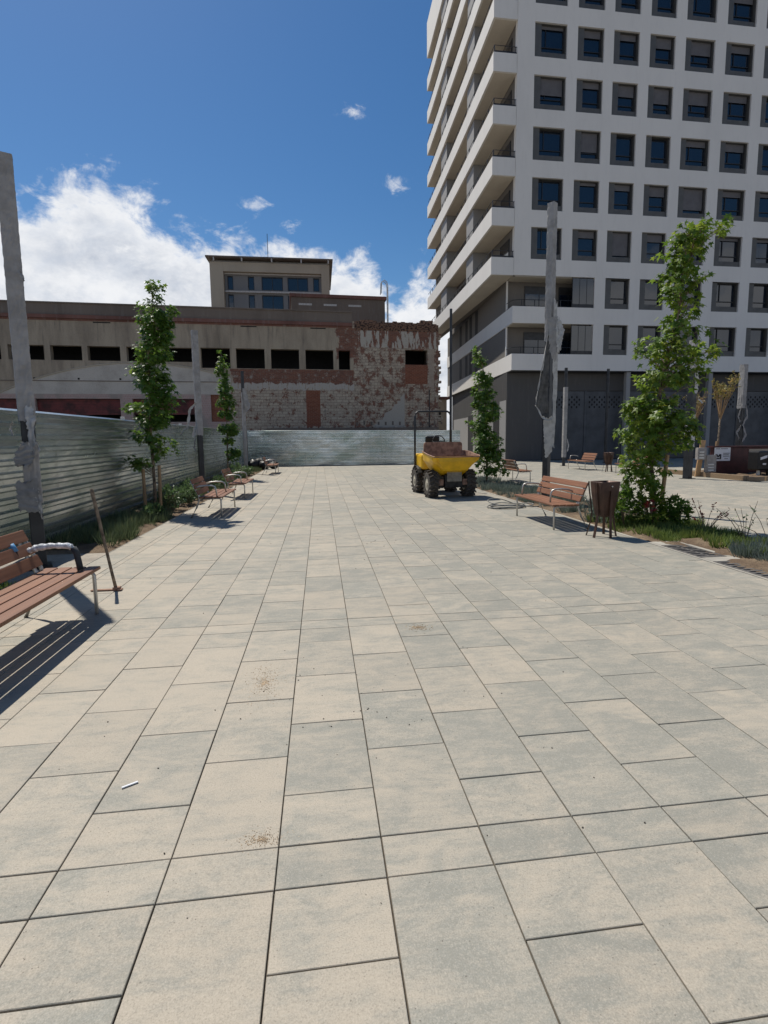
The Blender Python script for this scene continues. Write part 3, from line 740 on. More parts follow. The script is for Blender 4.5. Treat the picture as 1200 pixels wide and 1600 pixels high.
# flats behind the factory
fb = thing('flat_roofed_building', 'tan flat roofed block of flats with grey panelled windows rising behind the factory', 'building', (0, 55, 0), 0)
H = []
xs = [(-8.45, -7.75), (-6.45, -5.75), (-4.95, -2.7), (-2.2, .05), (.45, 1.1-.2)]
cells = [(-9.0+.55, -7.75, 'n'), (-6.35, -5.65, 'n'), (-4.95, -2.75, 'w'), (-2.25, -.05, 'w'), (.45, 1.15, 'n')]
cells = [(-8.5, -7.95), (-6.55, -5.95), (-5.25, -3.2), (-2.75, -.75), (-.25, .35)]
zs = [(16.22, 17.5), (13.9, 15.78)]
Hs = [(a, c, z0, z1) for a, c in cells for z0, z1 in zs]
mbw = wall_holes(-8.75, .55, 9, 17.6, Hs, 0, .3); build_noweld(mbw, 'panelled_front', M['greypanel'], fb)
for a, c, z0, z1 in Hs:
    fr = MB(); fr.box(a+.002, a+.07, .08, .14, z0, z1); fr.box(c-.07, c-.002, .08, .14, z0, z1); fr.box(a+.07, c-.07, .08, .14, z0, z0+.08); fr.box(a+.07, c-.07, .08, .14, z1-.08, z1)
    if c-a > 1: fr.box((a+c)/2-.03, (a+c)/2+.03, .08, .14, z0+.08, z1-.08)
    w_ = fr.build('window', M['darkframe'], fb); p = MB(); p.box(a+.05, c-.05, .15, .17, z0+.05, z1-.05); p.build('pane', M['pane'], w_)
b = MB(); b.box(-10.0, -8.76, -.6, 9, 8, 18.6); b.box(.56, 1.35, -.6, 9, 8, 18.6); b.box(-8.75, .55, -.6, 9, 17.75, 18.6); b.box(-8.75, .55, .31, 9, 8, 17.74); b.build('wall', M['tanwall'], fb)
b = MB(); b.box(-8.755, .555, -.25, -.002, 15.93, 16.08); b.box(-8.755, .555, -.25, -.002, 17.6, 17.72); b.build('pale_string_course', M['wrapl'], fb)
b = MB(); b.prism([(-10.3, -1.0), (1.7, -1.0), (1.7, 9.4), (-10.3, 9.4)], 18.92, 19.05); b.build('roof', M['cornice'], fb)
b = MB()
for a in (-9.6, -7.0, -4.2, -1.4, 1.2): b.box(a, a+.12, -1.0, -.8, 18.6, 18.95)
b.box(-9.9, 1.3, 0, 8.9, 18.6, 18.94); b.build('roof_support', M['wrapl'], fb)
b = MB(); b.box(-4.7, -3.3, 3, 4.2, 19.15, 20.2); b.box(-3.2, -1.4, 3, 4, 19.15, 19.8); b.build('chimney', M['redtrim'], fb)
b = MB(); b.tube([(-4.8, 3, 19.1), (-4.8, 3, 22.6)], .03, 5); b.build('antenna', M['steeldark'], fb)
fh = thing('distant_house', 'pale ochre house glimpsed in the gap between the brick factory and the tower', 'building', (11.6, 62, 0), 0)
b = MB(); b.box(-3.4, 3.4, 0, 7, 0, 6.2); b.build('wall', M['tanwall'], fh)
b = MB(); b.prism([(-3.7, -.3), (3.7, -.3), (3.7, 7.3), (-3.7, 7.3)], 6.2, 6.5); b.build('roof', M['redtrim'], fh)
for a in (-2.4, .0, 1.9): b = MB(); b.box(a, a+.8, -.03, 0, 3.6, 4.9); b.build('window', M['darkframe'], fh)

# ------------------------------------------------------------ corrugated fences
def corr_fence(name, label, P0, P1, top0, top1, ntop, segs, ribs=12, seed=1, z0=.02):
    q = random.Random(seed)
    P0 = Vector(P0); P1 = Vector(P1); d = (P1-P0); L = d.length; d.normalize(); nrm = Vector((d.y, -d.x))
    f = thing(name, label, 'fence', (P0.x, P0.y, 0), math.atan2(d.y, d.x))
    n = segs
    for i in range(n):
        a = L*i/n; b_ = L*(i+1)/n; vs = []; fs = []
        nx = 12; prof = []
        H0 = top0+(top1-top0)*i/n; H1 = top0+(top1-top0)*(i+1)/n
        for k in range(ribs):
            for u, dd in ((0, 0), (.38, 0), (.56, .055), (.82, .055)): prof.append(((k+u)/ribs, dd))
        prof.append((1, 0))
        lean = q.uniform(-.012, .012)
        for j in range(nx+1):
            xx = a+(b_-a)*j/nx+(.02 if j == nx else 0)
            hh = H0+(H1-H0)*j/nx
            for u, dd in prof:
                wv = .018*noise.noise((xx*.8+seed*7, u*3.1, seed))+.006*noise.noise((xx*3.1, u*9, 4))
                vs.append((xx, dd*-1+wv+lean*u+(i % 2)*.004, z0+u*(hh-z0)))
        m_ = len(prof)
        for j in range(nx):
            for k in range(m_-1): fs.append((j*m_+k, (j+1)*m_+k, (j+1)*m_+k+1, j*m_+k+1))
        o = raw('fence_panel', vs, fs, M['galv'], f)
        md = o.modifiers.new('s', 'SOLIDIFY'); md.thickness = .003
    b = MB()
    for i in range(n+1): b.box(L*i/n-.03, L*i/n+.03, .06, .12, 0, top0+(top1-top0)*i/n-.03)
    f2 = b.build('fence_posts', M['steeldark'], f)
    return f
fl = corr_fence('corrugated_fence', 'long galvanised corrugated fence running behind the left planting bed', (-4.05, 2.0), (-4.55, 33.35), 2.00, 2.20, 1, 13, 12, 2)
ff = corr_fence('corrugated_fence', 'galvanised corrugated fence closing off the far end of the plaza', (-4.4, 33.45), (8.9, 33.25), 2.22, 2.12, 1, 5, 13, 5)
# white caps of posts over the left fence
for i, (xx, yy, lb) in enumerate([(-4.55, 9.0, 'pale square post cap above the left fence beside the nearest wrapped pole'), (-4.75, 13.8, 'pale square post cap above the left fence left of the first slim tree'), (-4.75, 19.2, 'small pale post cap above the left fence left of the second wrapped pole')]):
    b = MB(); b.box(xx-.06, xx+.02, yy-.04, yy+.04, 0, 2.19); tag(b.build('fence_post', M['tablew'], bevel=.005), lb, 'post', 'pale posts behind the left fence')

# ------------------------------------------------------------ lamp poles wrapped in geotextile
def cloth_tube(cx, z0, z1, r0, seed, torn=.12, n=32, amp=.03, lean=(0, 0)):
    q = random.Random(seed); vs = []; fs = []
    ns = max(6, int((z1-z0)/.045))
    bot = [q.uniform(0, torn) for _ in range(n)]
    for i in range(ns+1):
        u = i/ns
        for k in range(n):
            sd = k//(n//4); fr = (k % (n//4))/(n//4)*2-1
            px_, py_ = ((1, fr), (-fr, 1), (-1, -fr), (fr, -1))[sd]; a = math.atan2(py_, px_); sq = math.hypot(px_, py_)
            z = z0+u*(z1-z0)
            if i == 0: z += bot[k]
            rr = r0*min(sq, 1.37)+amp*.55*abs(noise.noise((math.cos(a)*2+seed, math.sin(a)*2, z*2.1)))*(.35+.65*max(0, 1-(z-z0)/1.2))+.010*noise.noise((a*4, seed, z*16))
            rr += .006*math.sin(z*5+seed+a*2)*noise.noise((z*1.2, seed, 1))
            vs.append((rr*math.cos(a), rr*math.sin(a), z))
        if i == ns: vs.append((0, 0, z1+.01))
    for i in range(ns):
        for k in range(n): fs.append((i*n+k, i*n+(k+1) % n, (i+1)*n+(k+1) % n, (i+1)*n+k))
    for k in range(n): fs.append((ns*n+k, ns*n+(k+1) % n, (ns+1)*n))
    return vs, fs
def strip(pts, w, seed, wob=.02):
    """ragged cloth strip along pts"""
    q = random.Random(seed); vs = []; fs = []; pts = [Vector(p) for p in pts]
    dens = []
    for a, b_ in zip(pts, pts[1:]):
        for k in range(5): dens.append(a.lerp(b_, k/5))
    dens.append(pts[-1]); nn = len(dens)
    for i, p in enumerate(dens):
        d = (dens[min(i+1, nn-1)]-dens[max(0, i-1)]).normalized(); s_ = d.cross(Vector((.3, -1, .2))).normalized()
        ww = w*(.35+.65*math.sin(math.pi*(.12+.8*i/nn)))*q.uniform(.6, 1.15)
        for k in (-1, -.3, .4, 1): vs.append(p+s_*ww*k+Vector((q.uniform(-1, 1), q.uniform(-1, 1), q.uniform(-1, 1)))*wob*.5+Vector((0, -1, 0))*wob*k*k)
    for i in range(nn-1):
        for k in range(3): a = i*4+k; fs.append((a, a+1, a+5, a+4))
    return vs, fs
def cloth_sheet(A, B, seed, nu=7, nv=26, wob=.03, torn=.05):
    q = random.Random(seed); vs = []; fs = []
    def at(P, u):
        k = u*(len(P)-1); i = min(int(k), len(P)-2); return Vector(P[i]).lerp(Vector(P[i+1]), k-i)
    for j in range(nv+1):
        u = j/nv; a = at(A, u); b_ = at(B, u)
        for i in range(nu+1):
            w = i/nu; p = a.lerp(b_, w); w2 = noise.noise((w*2.5+seed, u*5, 1)); w3 = noise.noise((w*7, u*17, seed))
            p += Vector((w3*.3*wob, -abs(w2)*wob-.012-w3*wob*.3, w3*wob*.4))
            if j in (0, nv): p.z += q.uniform(-1, 1)*torn
            if i in (0, nu): p.x += q.uniform(-1, 1)*.012
            vs.append(p)
    for j in range(nv):
        for i in range(nu):
            a = j*(nu+1)+i; fs.append((a, a+1, a+nu+2, a+nu+1))
    return vs, fs
def wrapped_pole(label, x, y, h, wraps, side=.075, rz=.35, strips=(), round_=False, amp=.03, lean=0, wr=None):
    p = thing('lamp_pole', label, 'pole', (x, y, 0), rz, 'unfinished lamp poles around the plaza')
    p.rotation_euler = (0, lean, rz)
    b = MB()
    if round_: b.tube([(0, 0, -.05), (0, 0, h)], side, 14)
    else: b.box(-side, side, -side, side, -.05, h)
    b.build('shaft', M['steeldark'], p, bevel=0 if round_ else .008)
    b = MB(); b.box(-side*1.7, side*1.7, -side*1.7, side*1.7, -.05, .015); b.build('base_plate', M['steeldark'], p)
    for i, (z0, z1) in enumerate(wraps):
        vs, fs = cloth_tube(0, z0, z1, (wr or side)+.012, hash(label) % 97 if False else int(abs(x*13+i*7)), amp=amp)
        raw('wrapping', vs, fs, M['wrap'], p, smooth=False)
    for i, (pts, w, pale) in enumerate(strips):
        vs, fs = strip(pts, w, i+3); vs = [Matrix.Rotation(-rz, 3, 'Z') @ v for v in vs]; o = raw('torn_strip', vs, fs, M['wrapl'] if pale else M['wrap'], p, smooth=True)
    return p
# near left
tp = wrapped_pole('nearest wrapped pole at the left edge, grey fabric torn open at fence height', -3.62, 7.2, 4.93, [(1.80, 4.95), (.78, 1.58)], .074, .5,
    [([(-.10, -.13, 1.84), (-.13, -.13, 1.75), (-.10, -.13, 1.66)], .010, True), ([(.12, -.1, 3.62), (.17, -.11, 3.5)], .02, False), ([(.12, -.12, 1.62), (.18, -.12, 1.48)], .006, True)], amp=.035)
for A_, B_, mm, sd_, wo in [([(.03, -.11, 2.0), (.06, -.12, 1.8), (.06, -.12, 1.5)], [(.13, -.10, 2.05), (.16, -.11, 1.85), (.11, -.11, 1.42)], 'wrapl', 3, .04),
        ([(-.11, -.11, 1.28), (-.13, -.12, 1.38), (-.04, -.12, 1.55)], [(.06, -.12, 1.28), (.12, -.12, 1.42), (.11, -.12, 1.62)], 'wrap', 5, .045),
        ([(.05, -.12, 1.0), (.10, -.12, .85), (.12, -.12, .70)], [(.12, -.10, 1.02), (.15, -.11, .84), (.14, -.11, .62)], 'wrapl', 8, .03),
        ([(-.13, -.11, 1.10), (-.13, -.12, .9), (-.12, -.12, .76)], [(.12, -.12, 1.12), (.13, -.12, .9), (.13, -.12, .70)], 'wrap', 12, .03)]:
    vs, fs = cloth_sheet(A_, B_, sd_, wob=wo); vs = [Matrix.Rotation(-tp.rotation_euler.z, 3, 'Z') @ v for v in vs]; raw('torn_cloth', vs, fs, M[mm], tp, smooth=True)
wrapped_pole('second wrapped pole along the left fence, white rag hanging off its left side', -3.62, 16.8, 4.85, [(1.72, 4.85)], .072, .5,
    [([(0, -.1, 2.75), (-.22, -.08, 2.55), (-.30, -.06, 2.1), (-.33, -.06, 1.95)], .04, True), ([(-.28, -.06, 2.05), (-.45, -.05, 1.92), (-.55, -.05, 1.75)], .022, True), ([(-.12, -.08, 2.0), (-.15, -.08, 1.7)], .05, True),
     ([(-.1, -.1, 1.7), (-.16, -.1, 1.4), (-.1, -.1, 1.25)], .02, False)], amp=.02)
wrapped_pole('farthest wrapped pole on the left, grey cloth bulging halfway up beside the second slim tree', -3.62, 26.6, 4.9, [(2.9, 3.9), (0.1, 3.0)], .062, .4,
    [([(.05, -.1, 4.1), (.15, -.1, 3.6), (.22, -.1, 3.2), (.1, -.1, 3.0)], .13, False)], amp=.03)
tp = wrapped_pole('tall wrapped pole behind the near right bench, cloth ballooning open around its middle', 5.33, 12.0, 6.8, [(3.75, 6.8)], .070, .62,
    [([(-.12, -.16, 3.9), (-.24, -.20, 3.2), (-.36, -.22, 2.6), (-.40, -.22, 2.3)], .016, True), ([(-.40, -.22, 2.32), (-.24, -.22, 2.05), (-.08, -.22, 1.98), (.02, -.2, 2.05)], .035, True)], amp=.025)
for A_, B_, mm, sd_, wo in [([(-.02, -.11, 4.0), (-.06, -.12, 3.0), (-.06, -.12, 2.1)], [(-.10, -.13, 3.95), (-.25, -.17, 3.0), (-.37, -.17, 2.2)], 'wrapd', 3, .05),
        ([(.02, -.12, 4.7), (.04, -.13, 3.3), (.06, -.13, 2.0), (.05, -.13, 1.55)], [(.12, -.10, 4.6), (.16, -.11, 3.4), (.15, -.11, 2.2), (.13, -.10, 1.35)], 'wrapl', 5, .03),
        ([(-.15, -.12, 2.02), (-.14, -.12, 1.6), (-.09, -.12, 1.1)], [(.10, -.13, 2.04), (.11, -.13, 1.6), (.06, -.12, 1.25)], 'wrapl', 8, .03),
        ([(.08, -.13, 4.2), (.10, -.15, 3.7), (.14, -.15, 3.45)], [(.16, -.12, 4.3), (.28, -.16, 4.0), (.20, -.16, 3.6)], 'wrapl', 9, .04),
        ([(-.10, -.13, 4.3), (-.10, -.13, 3.9), (-.06, -.13, 3.5)], [(.12, -.13, 4.3), (.16, -.14, 3.9), (.10, -.13, 3.3)], 'wrap', 11, .04)]:
    vs, fs = cloth_sheet(A_, B_, sd_, wob=wo); vs = [Matrix.Rotation(-tp.rotation_euler.z, 3, 'Z') @ v for v in vs]; raw('torn_cloth', vs, fs, M[mm], tp, smooth=True)
wrapped_pole('slim round pole in front of the roller shutters, pale wrap with black top', 13.4, 27.9, 5.33, [(.45, 4.3)], .085, 0, [([(.1, -.1, 1.5), (.2, -.1, 1.1), (.14, -.1, .8)], .05, True)], True, amp=.015)
wrapped_pole('dark pole half hidden by the big leafy tree, white rags on it', 13.5, 18.0, 5.0, [(3.9, 5.0), (1.2, 2.0)], .115, .3,
    [([(-.05, -.2, 3.9), (.02, -.2, 3.5), (-.02, -.2, 3.1)], .12, True), ([(.1, -.2, 2.9), (.3, -.2, 2.75)], .05, True), ([(0, -.2, 2.35), (-.05, -.2, 2.1)], .08, True), ([(-.05, -.2, 1.7), (0, -.2, 1.15)], .1, True)], amp=.03)
wrapped_pole('wrapped pole at the far right, cloth opened in two loops in front of dark shutters', 18.2, 21.1, 4.6, [(2.7, 4.6)], .105, .3,
    [([(-.1, -.1, 2.8), (-.22, -.1, 2.4), (-.05, -.1, 2.05)], .05, False), ([(.12, -.1, 2.9), (.22, -.1, 2.4), (0, -.1, 2.0)], .06, False), ([(-.05, -.1, 2.0), (-.25, -.1, 1.7), (.0, -.1, 1.25)], .05, False), ([(.05, -.1, 2.0), (.2, -.1, 1.6), (.05, -.1, 1.3)], .06, False)], amp=.05)
wrapped_pole('bare slim dark pole rising behind the yellow dumper', 5.62, 22.5, 7.0, [], .055, 0, (), True)
wrapped_pole('slim dark pole between the shutters and the big leafy tree', 17.15, 30.2, 5.6, [], .085, 0, (), True)

# ------------------------------------------------------------ leaves, trees, plants
def star_leaf():
    pts = []
    for k in range(5):
        a = math.pi/2+(k-2)*math.radians(62); r_ = (1.0 if k == 2 else .86 if k in (1, 3) else .62)
        pts.append((r_*math.cos(a), r_*math.sin(a)))
        if k < 4: a2 = a+math.radians(31); pts.append((.38*math.cos(a2), .38*math.sin(a2)))
    pts.append((0, -.12)); return pts
STAR = star_leaf()
OVAL = [(0, -1), (.36, -.45), (.42, .1), (.25, .62), (0, 1), (-.25, .62), (-.42, .1), (-.36, -.45)]
BLADE = [(-.06, 0), (.06, 0), (.045, .6), (0, 1), (-.045, .6)]
def leaf_mesh(name, items, shape, mat, parent, fold=.25):
    """items: (pos, dir, up, size)"""
    vs = []; fs = []
    for p, d, n_, s_ in items:
        d = d.normalized(); side = d.cross(n_)
        if side.length < 1e-4: continue
        side.normalize(); nn = side.cross(d); k0 = len(vs)
        for (a, b_) in shape: vs.append(p+side*a*s_+d*b_*s_+nn*(-abs(a)*fold-b_*b_*.12)*s_)
        fs.append(tuple(range(k0, k0+len(shape))))
    return raw(name, vs, fs, mat, parent)
def rv(q): 
    while True:
        v = Vector((q.uniform(-1, 1), q.uniform(-1, 1), q.uniform(-1, 1)))
        if .05 < v.length < 1: return v
def tree(name, label, base, blobs, dens, leaf, mat, trunk_r, seed, shape=STAR, stakes=None, group=None, cat='tree', depth=1.0, trunkpts=None, redl=False):
    q = random.Random(seed); bx, by = base
    tr = thing(name, label, cat, (bx, by, 0), 0, group)
    items = []
    top = max(b[1]+b[3] for b in blobs)
    # trunk through the blob centres by height
    if trunkpts: path = [Vector(p) for p in trunkpts]
    else:
        bl = sorted(blobs, key=lambda b: b[1]); path = [Vector((0, 0, -.05)), Vector((.01, 0, .5))]
        zz = .8
        while zz < top-.12:
            near = [b for b in bl if abs(b[1]-zz) < .6]; cx = sum(b[0]-bx for b in near)/len(near) if near else 0
            path.append(Vector((path[-1].x*.6+cx*.4*min(1, zz/top*1.3), .02*math.sin(zz*3), zz))); zz += .35
    rs = [max(.008, trunk_r*(1-.85*(p.z/top))) for p in path]
    tb = MB(); tb.tube(path, 1, 8, True, rs)
    def trunk_at(z):
        for a, b_ in zip(path, path[1:]):
            if a.z <= z <= b_.z: return a.lerp(b_, (z-a.z)/max(1e-5, b_.z-a.z))
        return path[-1]
    br = MB()
    for (cx, cz, rx, rz) in blobs:
        for k in range(max(3, int(6*rx/.35))):
            e_ = Vector((cx-bx+q.uniform(-.85, .85)*rx, q.uniform(-.8, .8)*rx*depth, cz+q.uniform(-.6, .9)*rz))
            s_ = trunk_at(max(.35, min(e_.z-.10-.4*abs(e_.x), top-.3)))
            mid = s_.lerp(e_, .55)+Vector((0, 0, .05)); br.tube([s_, mid, e_], 1, 5, True, [.011, .007, .003])
            # clumps of leaves along the twig end
            nl = int(dens*rx*rz*34)
            for i in range(nl):
                if q.random() < .5: c = e_+rv(q)*min(rx, .26)*.55
                else:
                    v = rv(q); c = Vector((cx-bx+v.x*rx, v.y*rx*depth, cz+v.z*rz))
                gap = noise.noise((c.x*4.2+seed, c.y*4.2, c.z*4.2))
                if gap < -.10 and q.random() < .85: continue
                out = Vector((c.x-(cx-bx)*.6, c.y, (c.z-cz)*.5)); out = out.normalized() if out.length > .01 else Vector((1, 0, 0))
                d = (out*.7+Vector((0, 0, -.55))+rv(q)*.75)
                n_ = Vector((0, 0, 1))*.9+out*.5+rv(q)*.8
                items.append((c, d, n_, leaf*q.uniform(.55, 1.12)))
    to = tb.build('trunk', M['bark'], tr, smooth=True); br.build('branches', M['bark'], tr)
    leaf_mesh('crown', items, shape, mat, tr)
    for i, (sx, sy, h, tilt) in enumerate(stakes or []):
        b_ = MB(); b_.tube([(sx, sy, -.05), (sx+tilt, sy, h)], .035, 8); b_.build('stake', M['stake'], tr)
    return tr, len(items)
L1b = [(-3.42, 4.91, .19, .16), (-3.42, 4.70, .13, .12), (-3.51, 4.3, .36, .34), (-3.49, 3.95, .36, .3), (-3.55, 3.59, .40, .32), (-3.87, 3.14, .25, .15), (-3.55, 3.10, .33, .2), (-3.59, 2.84, .37, .28), (-3.29, 2.50, .28, .13), (-3.62, 2.5, .26, .2), (-4.02, 2.33, .26, .15), (-3.63, 2.10, .36, .28), (-3.83, 1.75, .30, .22), (-3.60, 1.60, .26, .2), (-3.43, 1.36, .26, .16), (-3.99, 1.12, .32, .11)]
TG = 'slim young street trees in the beds'
tree('young_tree', 'slim young tree with dark star leaves by the left fence, nearest on that side', (-3.72, 12.4), [(a, b, c*1.1, d*1.05) for a, b, c, d in L1b], 22, .10, M['leafd'], .038, 4, stakes=[(-.18, -.1, .98, .0), (.13, -.05, 1.05, .02)], group=TG)
L2b = [(-3.89, 5.02, .18, .2), (-3.88, 4.6, .26, .3), (-3.86, 4.1, .27, .3), (-3.86, 3.7, .3, .25), (-3.80, 3.2, .38, .28), (-3.8, 2.7, .36, .25), (-3.74, 2.05, .46, .26), (-3.79, 1.6, .26, .2), (-3.64, 1.0, .3, .32)]
tree('young_tree', 'second slim young tree farther along the left fence beside the third wrapped pole', (-3.88, 22.9), L2b, 23, .115, M['leafd'], .035, 9, group=TG)
Mb = [(5.38, 4.5, .20, .2), (5.43, 4.15, .28, .27), (5.53, 3.62, .36, .34), (5.60, 3.08, .44, .32), (5.70, 2.44, .52, .36), (5.38, 1.98, .36, .22), (5.73, 1.5, .56, .36), (5.69, .98, .56, .3), (5.95, .5, .45, .22), (5.4, .55, .2, .2)]
tree('young_tree', 'leafy narrow tree in the right bed just beyond the yellow dumper', (5.7, 17.7), Mb, 17, .115, M['leafd'], .035, 14, group=TG)
Rb = [(6.45, 4.91, .26, .16), (6.17, 4.73, .28, .2), (6.02, 4.43, .27, .2), (5.98, 4.15, .27, .2), (6.26, 4.19, .18, .09), (5.94, 3.90, .26, .17), (6.13, 3.68, .22, .13), (6.03, 3.42, .26, .18), (6.12, 3.17, .26, .14), (5.65, 3.02, .33, .2), (5.89, 2.85, .33, .17), (6.46, 2.93, .24, .16), (5.73, 2.54, .36, .2), (6.14, 2.54, .22, .16), (5.64, 2.17, .30, .19), (5.42, 2.02, .32, .2), (5.2, 1.8, .2, .2), (5.77, 1.8, .48, .24), (5.44, 1.48, .40, .22), (6.0, 1.48, .33, .2), (6.17, 1.95, .19, .16), (5.34, 1.16, .3, .2), (5.18, .9, .13, .15), (5.55, .9, .3, .2)]
tree('young_tree', 'tall leaning leafy tree at the right with bright star leaves, nearest tree of all', (5.72, 8.4), [(a, b, c*1.16, d*1.1) for a, b, c, d in Rb], 17, .100, M['leaf'], .036, 21, stakes=[(.12, .05, 1.25, .10)], group=TG,
     trunkpts=[(0, 0, -.05), (-.02, 0, .6), (-.12, 0, 1.2), (-.05, 0, 1.9), (.02, 0, 2.6), (.2, 0, 3.2), (.28, 0, 3.8), (.3, 0, 4.3), (.45, 0, 4.65), (.66, 0, 4.92)])
# sparse young tree at the right, yellowish crown fanning out
def fan_tree(label, x, y, h0, h1, spread, seed, mat, dens=9):
    q = random.Random(seed); tr = thing('sapling', label, 'tree', (x, y, 0), 0, 'bare saplings by the site yard')
    tb = MB(); tb.tube([(0, 0, -.05), (.02, 0, 1), (.05, 0, h0)], 1, 8, True, [.05, .042, .035]); tb.build('trunk', M['bark'], tr, smooth=True)
    br = MB(); it = []
    for k in range(16):
        a = q.uniform(0, 6.28); e_ = Vector((math.cos(a)*spread*q.uniform(.2, 1)+.15, math.sin(a)*spread*q.uniform(.2, 1), h1-q.uniform(0, .7)))
        s_ = Vector((.04, 0, h0-q.uniform(0, .3))); mid = s_.lerp(e_, .5)+Vector((0, 0, .12)); br.tube([s_, mid, e_], 1, 5, True, [.018, .011, .004])
        for j in range(4):
            f_ = mid.lerp(e_, q.uniform(0, 1)); g_ = f_+rv(q)*.3+Vector((0, 0, .15)); br.tube([f_, g_], .004, 4)
            for i in range(dens): c = f_.lerp(g_, q.uniform(.1, 1.1))+rv(q)*.06; it.append((c, rv(q), rv(q), .045*q.uniform(.6, 1.3)))
    br.build('branches', M['stake'], tr); leaf_mesh('crown', it, OVAL, mat, tr)
    b_ = MB(); b_.tube([(-.14, 0, -.05), (-.02, 0, 1.35)], .05, 8); b_.build('stake', M['stake'], tr)
fan_tree('sapling with yellowish fanned crown and thick stake at the right before the maroon barrier', 15.95, 19.6, 2.45, 4.0, .72, 5, M['leafy'], 11)
fan_tree('thin bare sapling just left of the yellowish one', 15.55, 20.6, 2.1, 3.5, .5, 8, M['leafy'], 2)

def shrub(name, label, x, y, rx, rz, n, size, shape, mat, seed, group=None, z=.0, stems=7, cat='shrub'):
    q = random.Random(seed); o = thing(name, label, cat, (x, y, z), 0, group); it = []; sb = MB()
    for k in range(stems):
        a = q.uniform(0, 6.28); e_ = Vector((math.cos(a)*rx*q.uniform(.2, .8), math.sin(a)*rx*q.uniform(.2, .8), rz*q.uniform(1.0, 1.9)))
        sb.tube([(e_.x*.15, e_.y*.15, -.03), (e_.x*.6, e_.y*.6, e_.z*.55), e_], 1, 4, True, [.008, .006, .003])
    sb.build('stems', M['stem'], o)
    for i in range(n):
        v = rv(q); c = Vector((v.x*rx, v.y*rx, rz+v.z*rz))
        if noise.noise((c.x*6+seed, c.y*6, c.z*6)) < -.15: continue
        it.append((c, v+Vector((0, 0, .4))+rv(q)*.7, Vector((0, 0, 1))+rv(q)*.9, size*q.uniform(.6, 1.2)))
    leaf_mesh('foliage', it, shape, mat, o); return o
def tufts(name, label, spots, mat, n, h, w, seed, group=None, cat='grass'):
    """one mesh of grass tufts; stuff"""
    q = random.Random(seed); it = []
    for (x, y, r_, hh) in spots:
        for i in range(int(n*r_/.2)):
            a = q.uniform(0, 6.28); rr = r_*math.sqrt(q.random()); c = Vector((x+math.cos(a)*rr*.7, y+math.sin(a)*rr*.7, -.02))
            d = Vector((math.cos(a)*q.uniform(.1, .9), math.sin(a)*q.uniform(.1, .9), 1)); it.append((c, d, rv(q)+Vector((math.cos(a), math.sin(a), 0)), hh*h*q.uniform(.5, 1.15)))
    sh = [(-w, 0), (w, 0), (w*.8, .5), (0, 1), (-w*.8, .5)]
    o = leaf_mesh(name, it, sh, mat, None, .1); tag(o, label, cat, None, 'stuff'); return o
q = random.Random(31)
inb = lambda x0, x1, y0, y1: (q.uniform(x0, x1), q.uniform(y0, y1))
spL = [(*inb(-4.2, -3.15, 8.4, 11.8), q.uniform(.12, .26), q.uniform(.7, 1.2)) for _ in range(60)]
spL += [(*inb(-4.2, -3.2, 11.8, 33), q.uniform(.12, .26), q.uniform(.5, 1.2)) for _ in range(120)]
tufts('grass_tufts', 'thin grey green grasses filling the left bed along the fence', spL, M['grass'], 110, .24, .018, 3)
spLb = [(*inb(-3.9, -3.1, 2.2, 6.2), q.uniform(.12, .2), q.uniform(.5, 1.0)) for _ in range(40)]
tufts('ground_cover', 'low green plants in the bed behind the nearest bench', spLb, M['greeng'], 60, .16, .06, 6, cat='ground cover')
spR = [(*inb(4.95, 6.5, 9.0, 20), q.uniform(.14, .27), q.uniform(.45, .95)) for _ in range(190)]
tufts('grass_tufts', 'grey green tufts behind the right benches', spR, M['lav'], 80, .27, .030, 5)
spG = [(*inb(5.0, 6.5, 5.6, 9.2), q.uniform(.14, .26), q.uniform(.6, 1.2)) for _ in range(100)]
spG = [g_ for g_ in spG if not (g_[0] < 5.52 and g_[1] < 7.25)]
tufts('ground_cover', 'bright green mat plants around the foot of the big right tree', spG, M['greeng'], 190, .17, .045, 8, cat='ground cover')
spG2 = [(*inb(5.48, 6.5, 2.8, 6.2), q.uniform(.16, .28), q.uniform(.6, 1.0)) for _ in range(70)]
tufts('lavender', 'blue grey lavender clumps at the right edge beside the drain grates', spG2, M['lav'], 130, .26, .028, 12, cat='ground cover')
G2 = 'leafy shrubs in the left bed'
for i, (x, y, rx, rz, lb) in enumerate([(-3.42, 11.3, .24, .16, 'low leafy shrub at the foot of the nearest left tree'), (-3.5, 12.9, .34, .30, 'pale leafy shrub just right of the nearest left tree'), (-3.36, 13.9, .34, .26, 'pale leafy shrub behind the near end of the second bench'),
        (-3.55, 14.9, .30, .30, 'leafy shrub between the second bench and the second wrapped pole'), (-3.4, 18.6, .36, .22, 'rounded shrub behind the third bench'), (-3.35, 21.2, .36, .24, 'rounded shrub just past the third bench'), (-3.6, 23.4, .4, .34, 'dark shrub at the foot of the second left tree'), (-3.4, 25.2, .36, .22, 'low shrub before the farthest left bench')]):
    shrub('shrub', lb, x, y, rx, rz, 900, .042, OVAL, M['leaff'], 40+i, G2)
shrub('shrub', 'dark leafy bush clinging to the foot of the big right tree, left side', 5.28, 8.55, .26, .38, 620, .075, STAR, M['leafd'], 61, 'bushes at the foot of the big right tree')
shrub('shrub', 'dark leafy bush at the foot of the big right tree, right of its stake', 5.98, 8.2, .24, .28, 520, .075, STAR, M['leafd'], 62, 'bushes at the foot of the big right tree')
shrub('shrub', 'bushy growth between the two dark bushes under the big right tree', 5.58, 8.3, .24, .40, 520, .075, STAR, M['leaf'], 63, 'bushes at the foot of the big right tree')
shrub('flowering_plant', 'small red leaved plant among the dark leaves under the big right tree', 5.42, 8.05, .10, .10, 110, .05, STAR, M['leafr'], 64, None, .33, 4, 'plant')
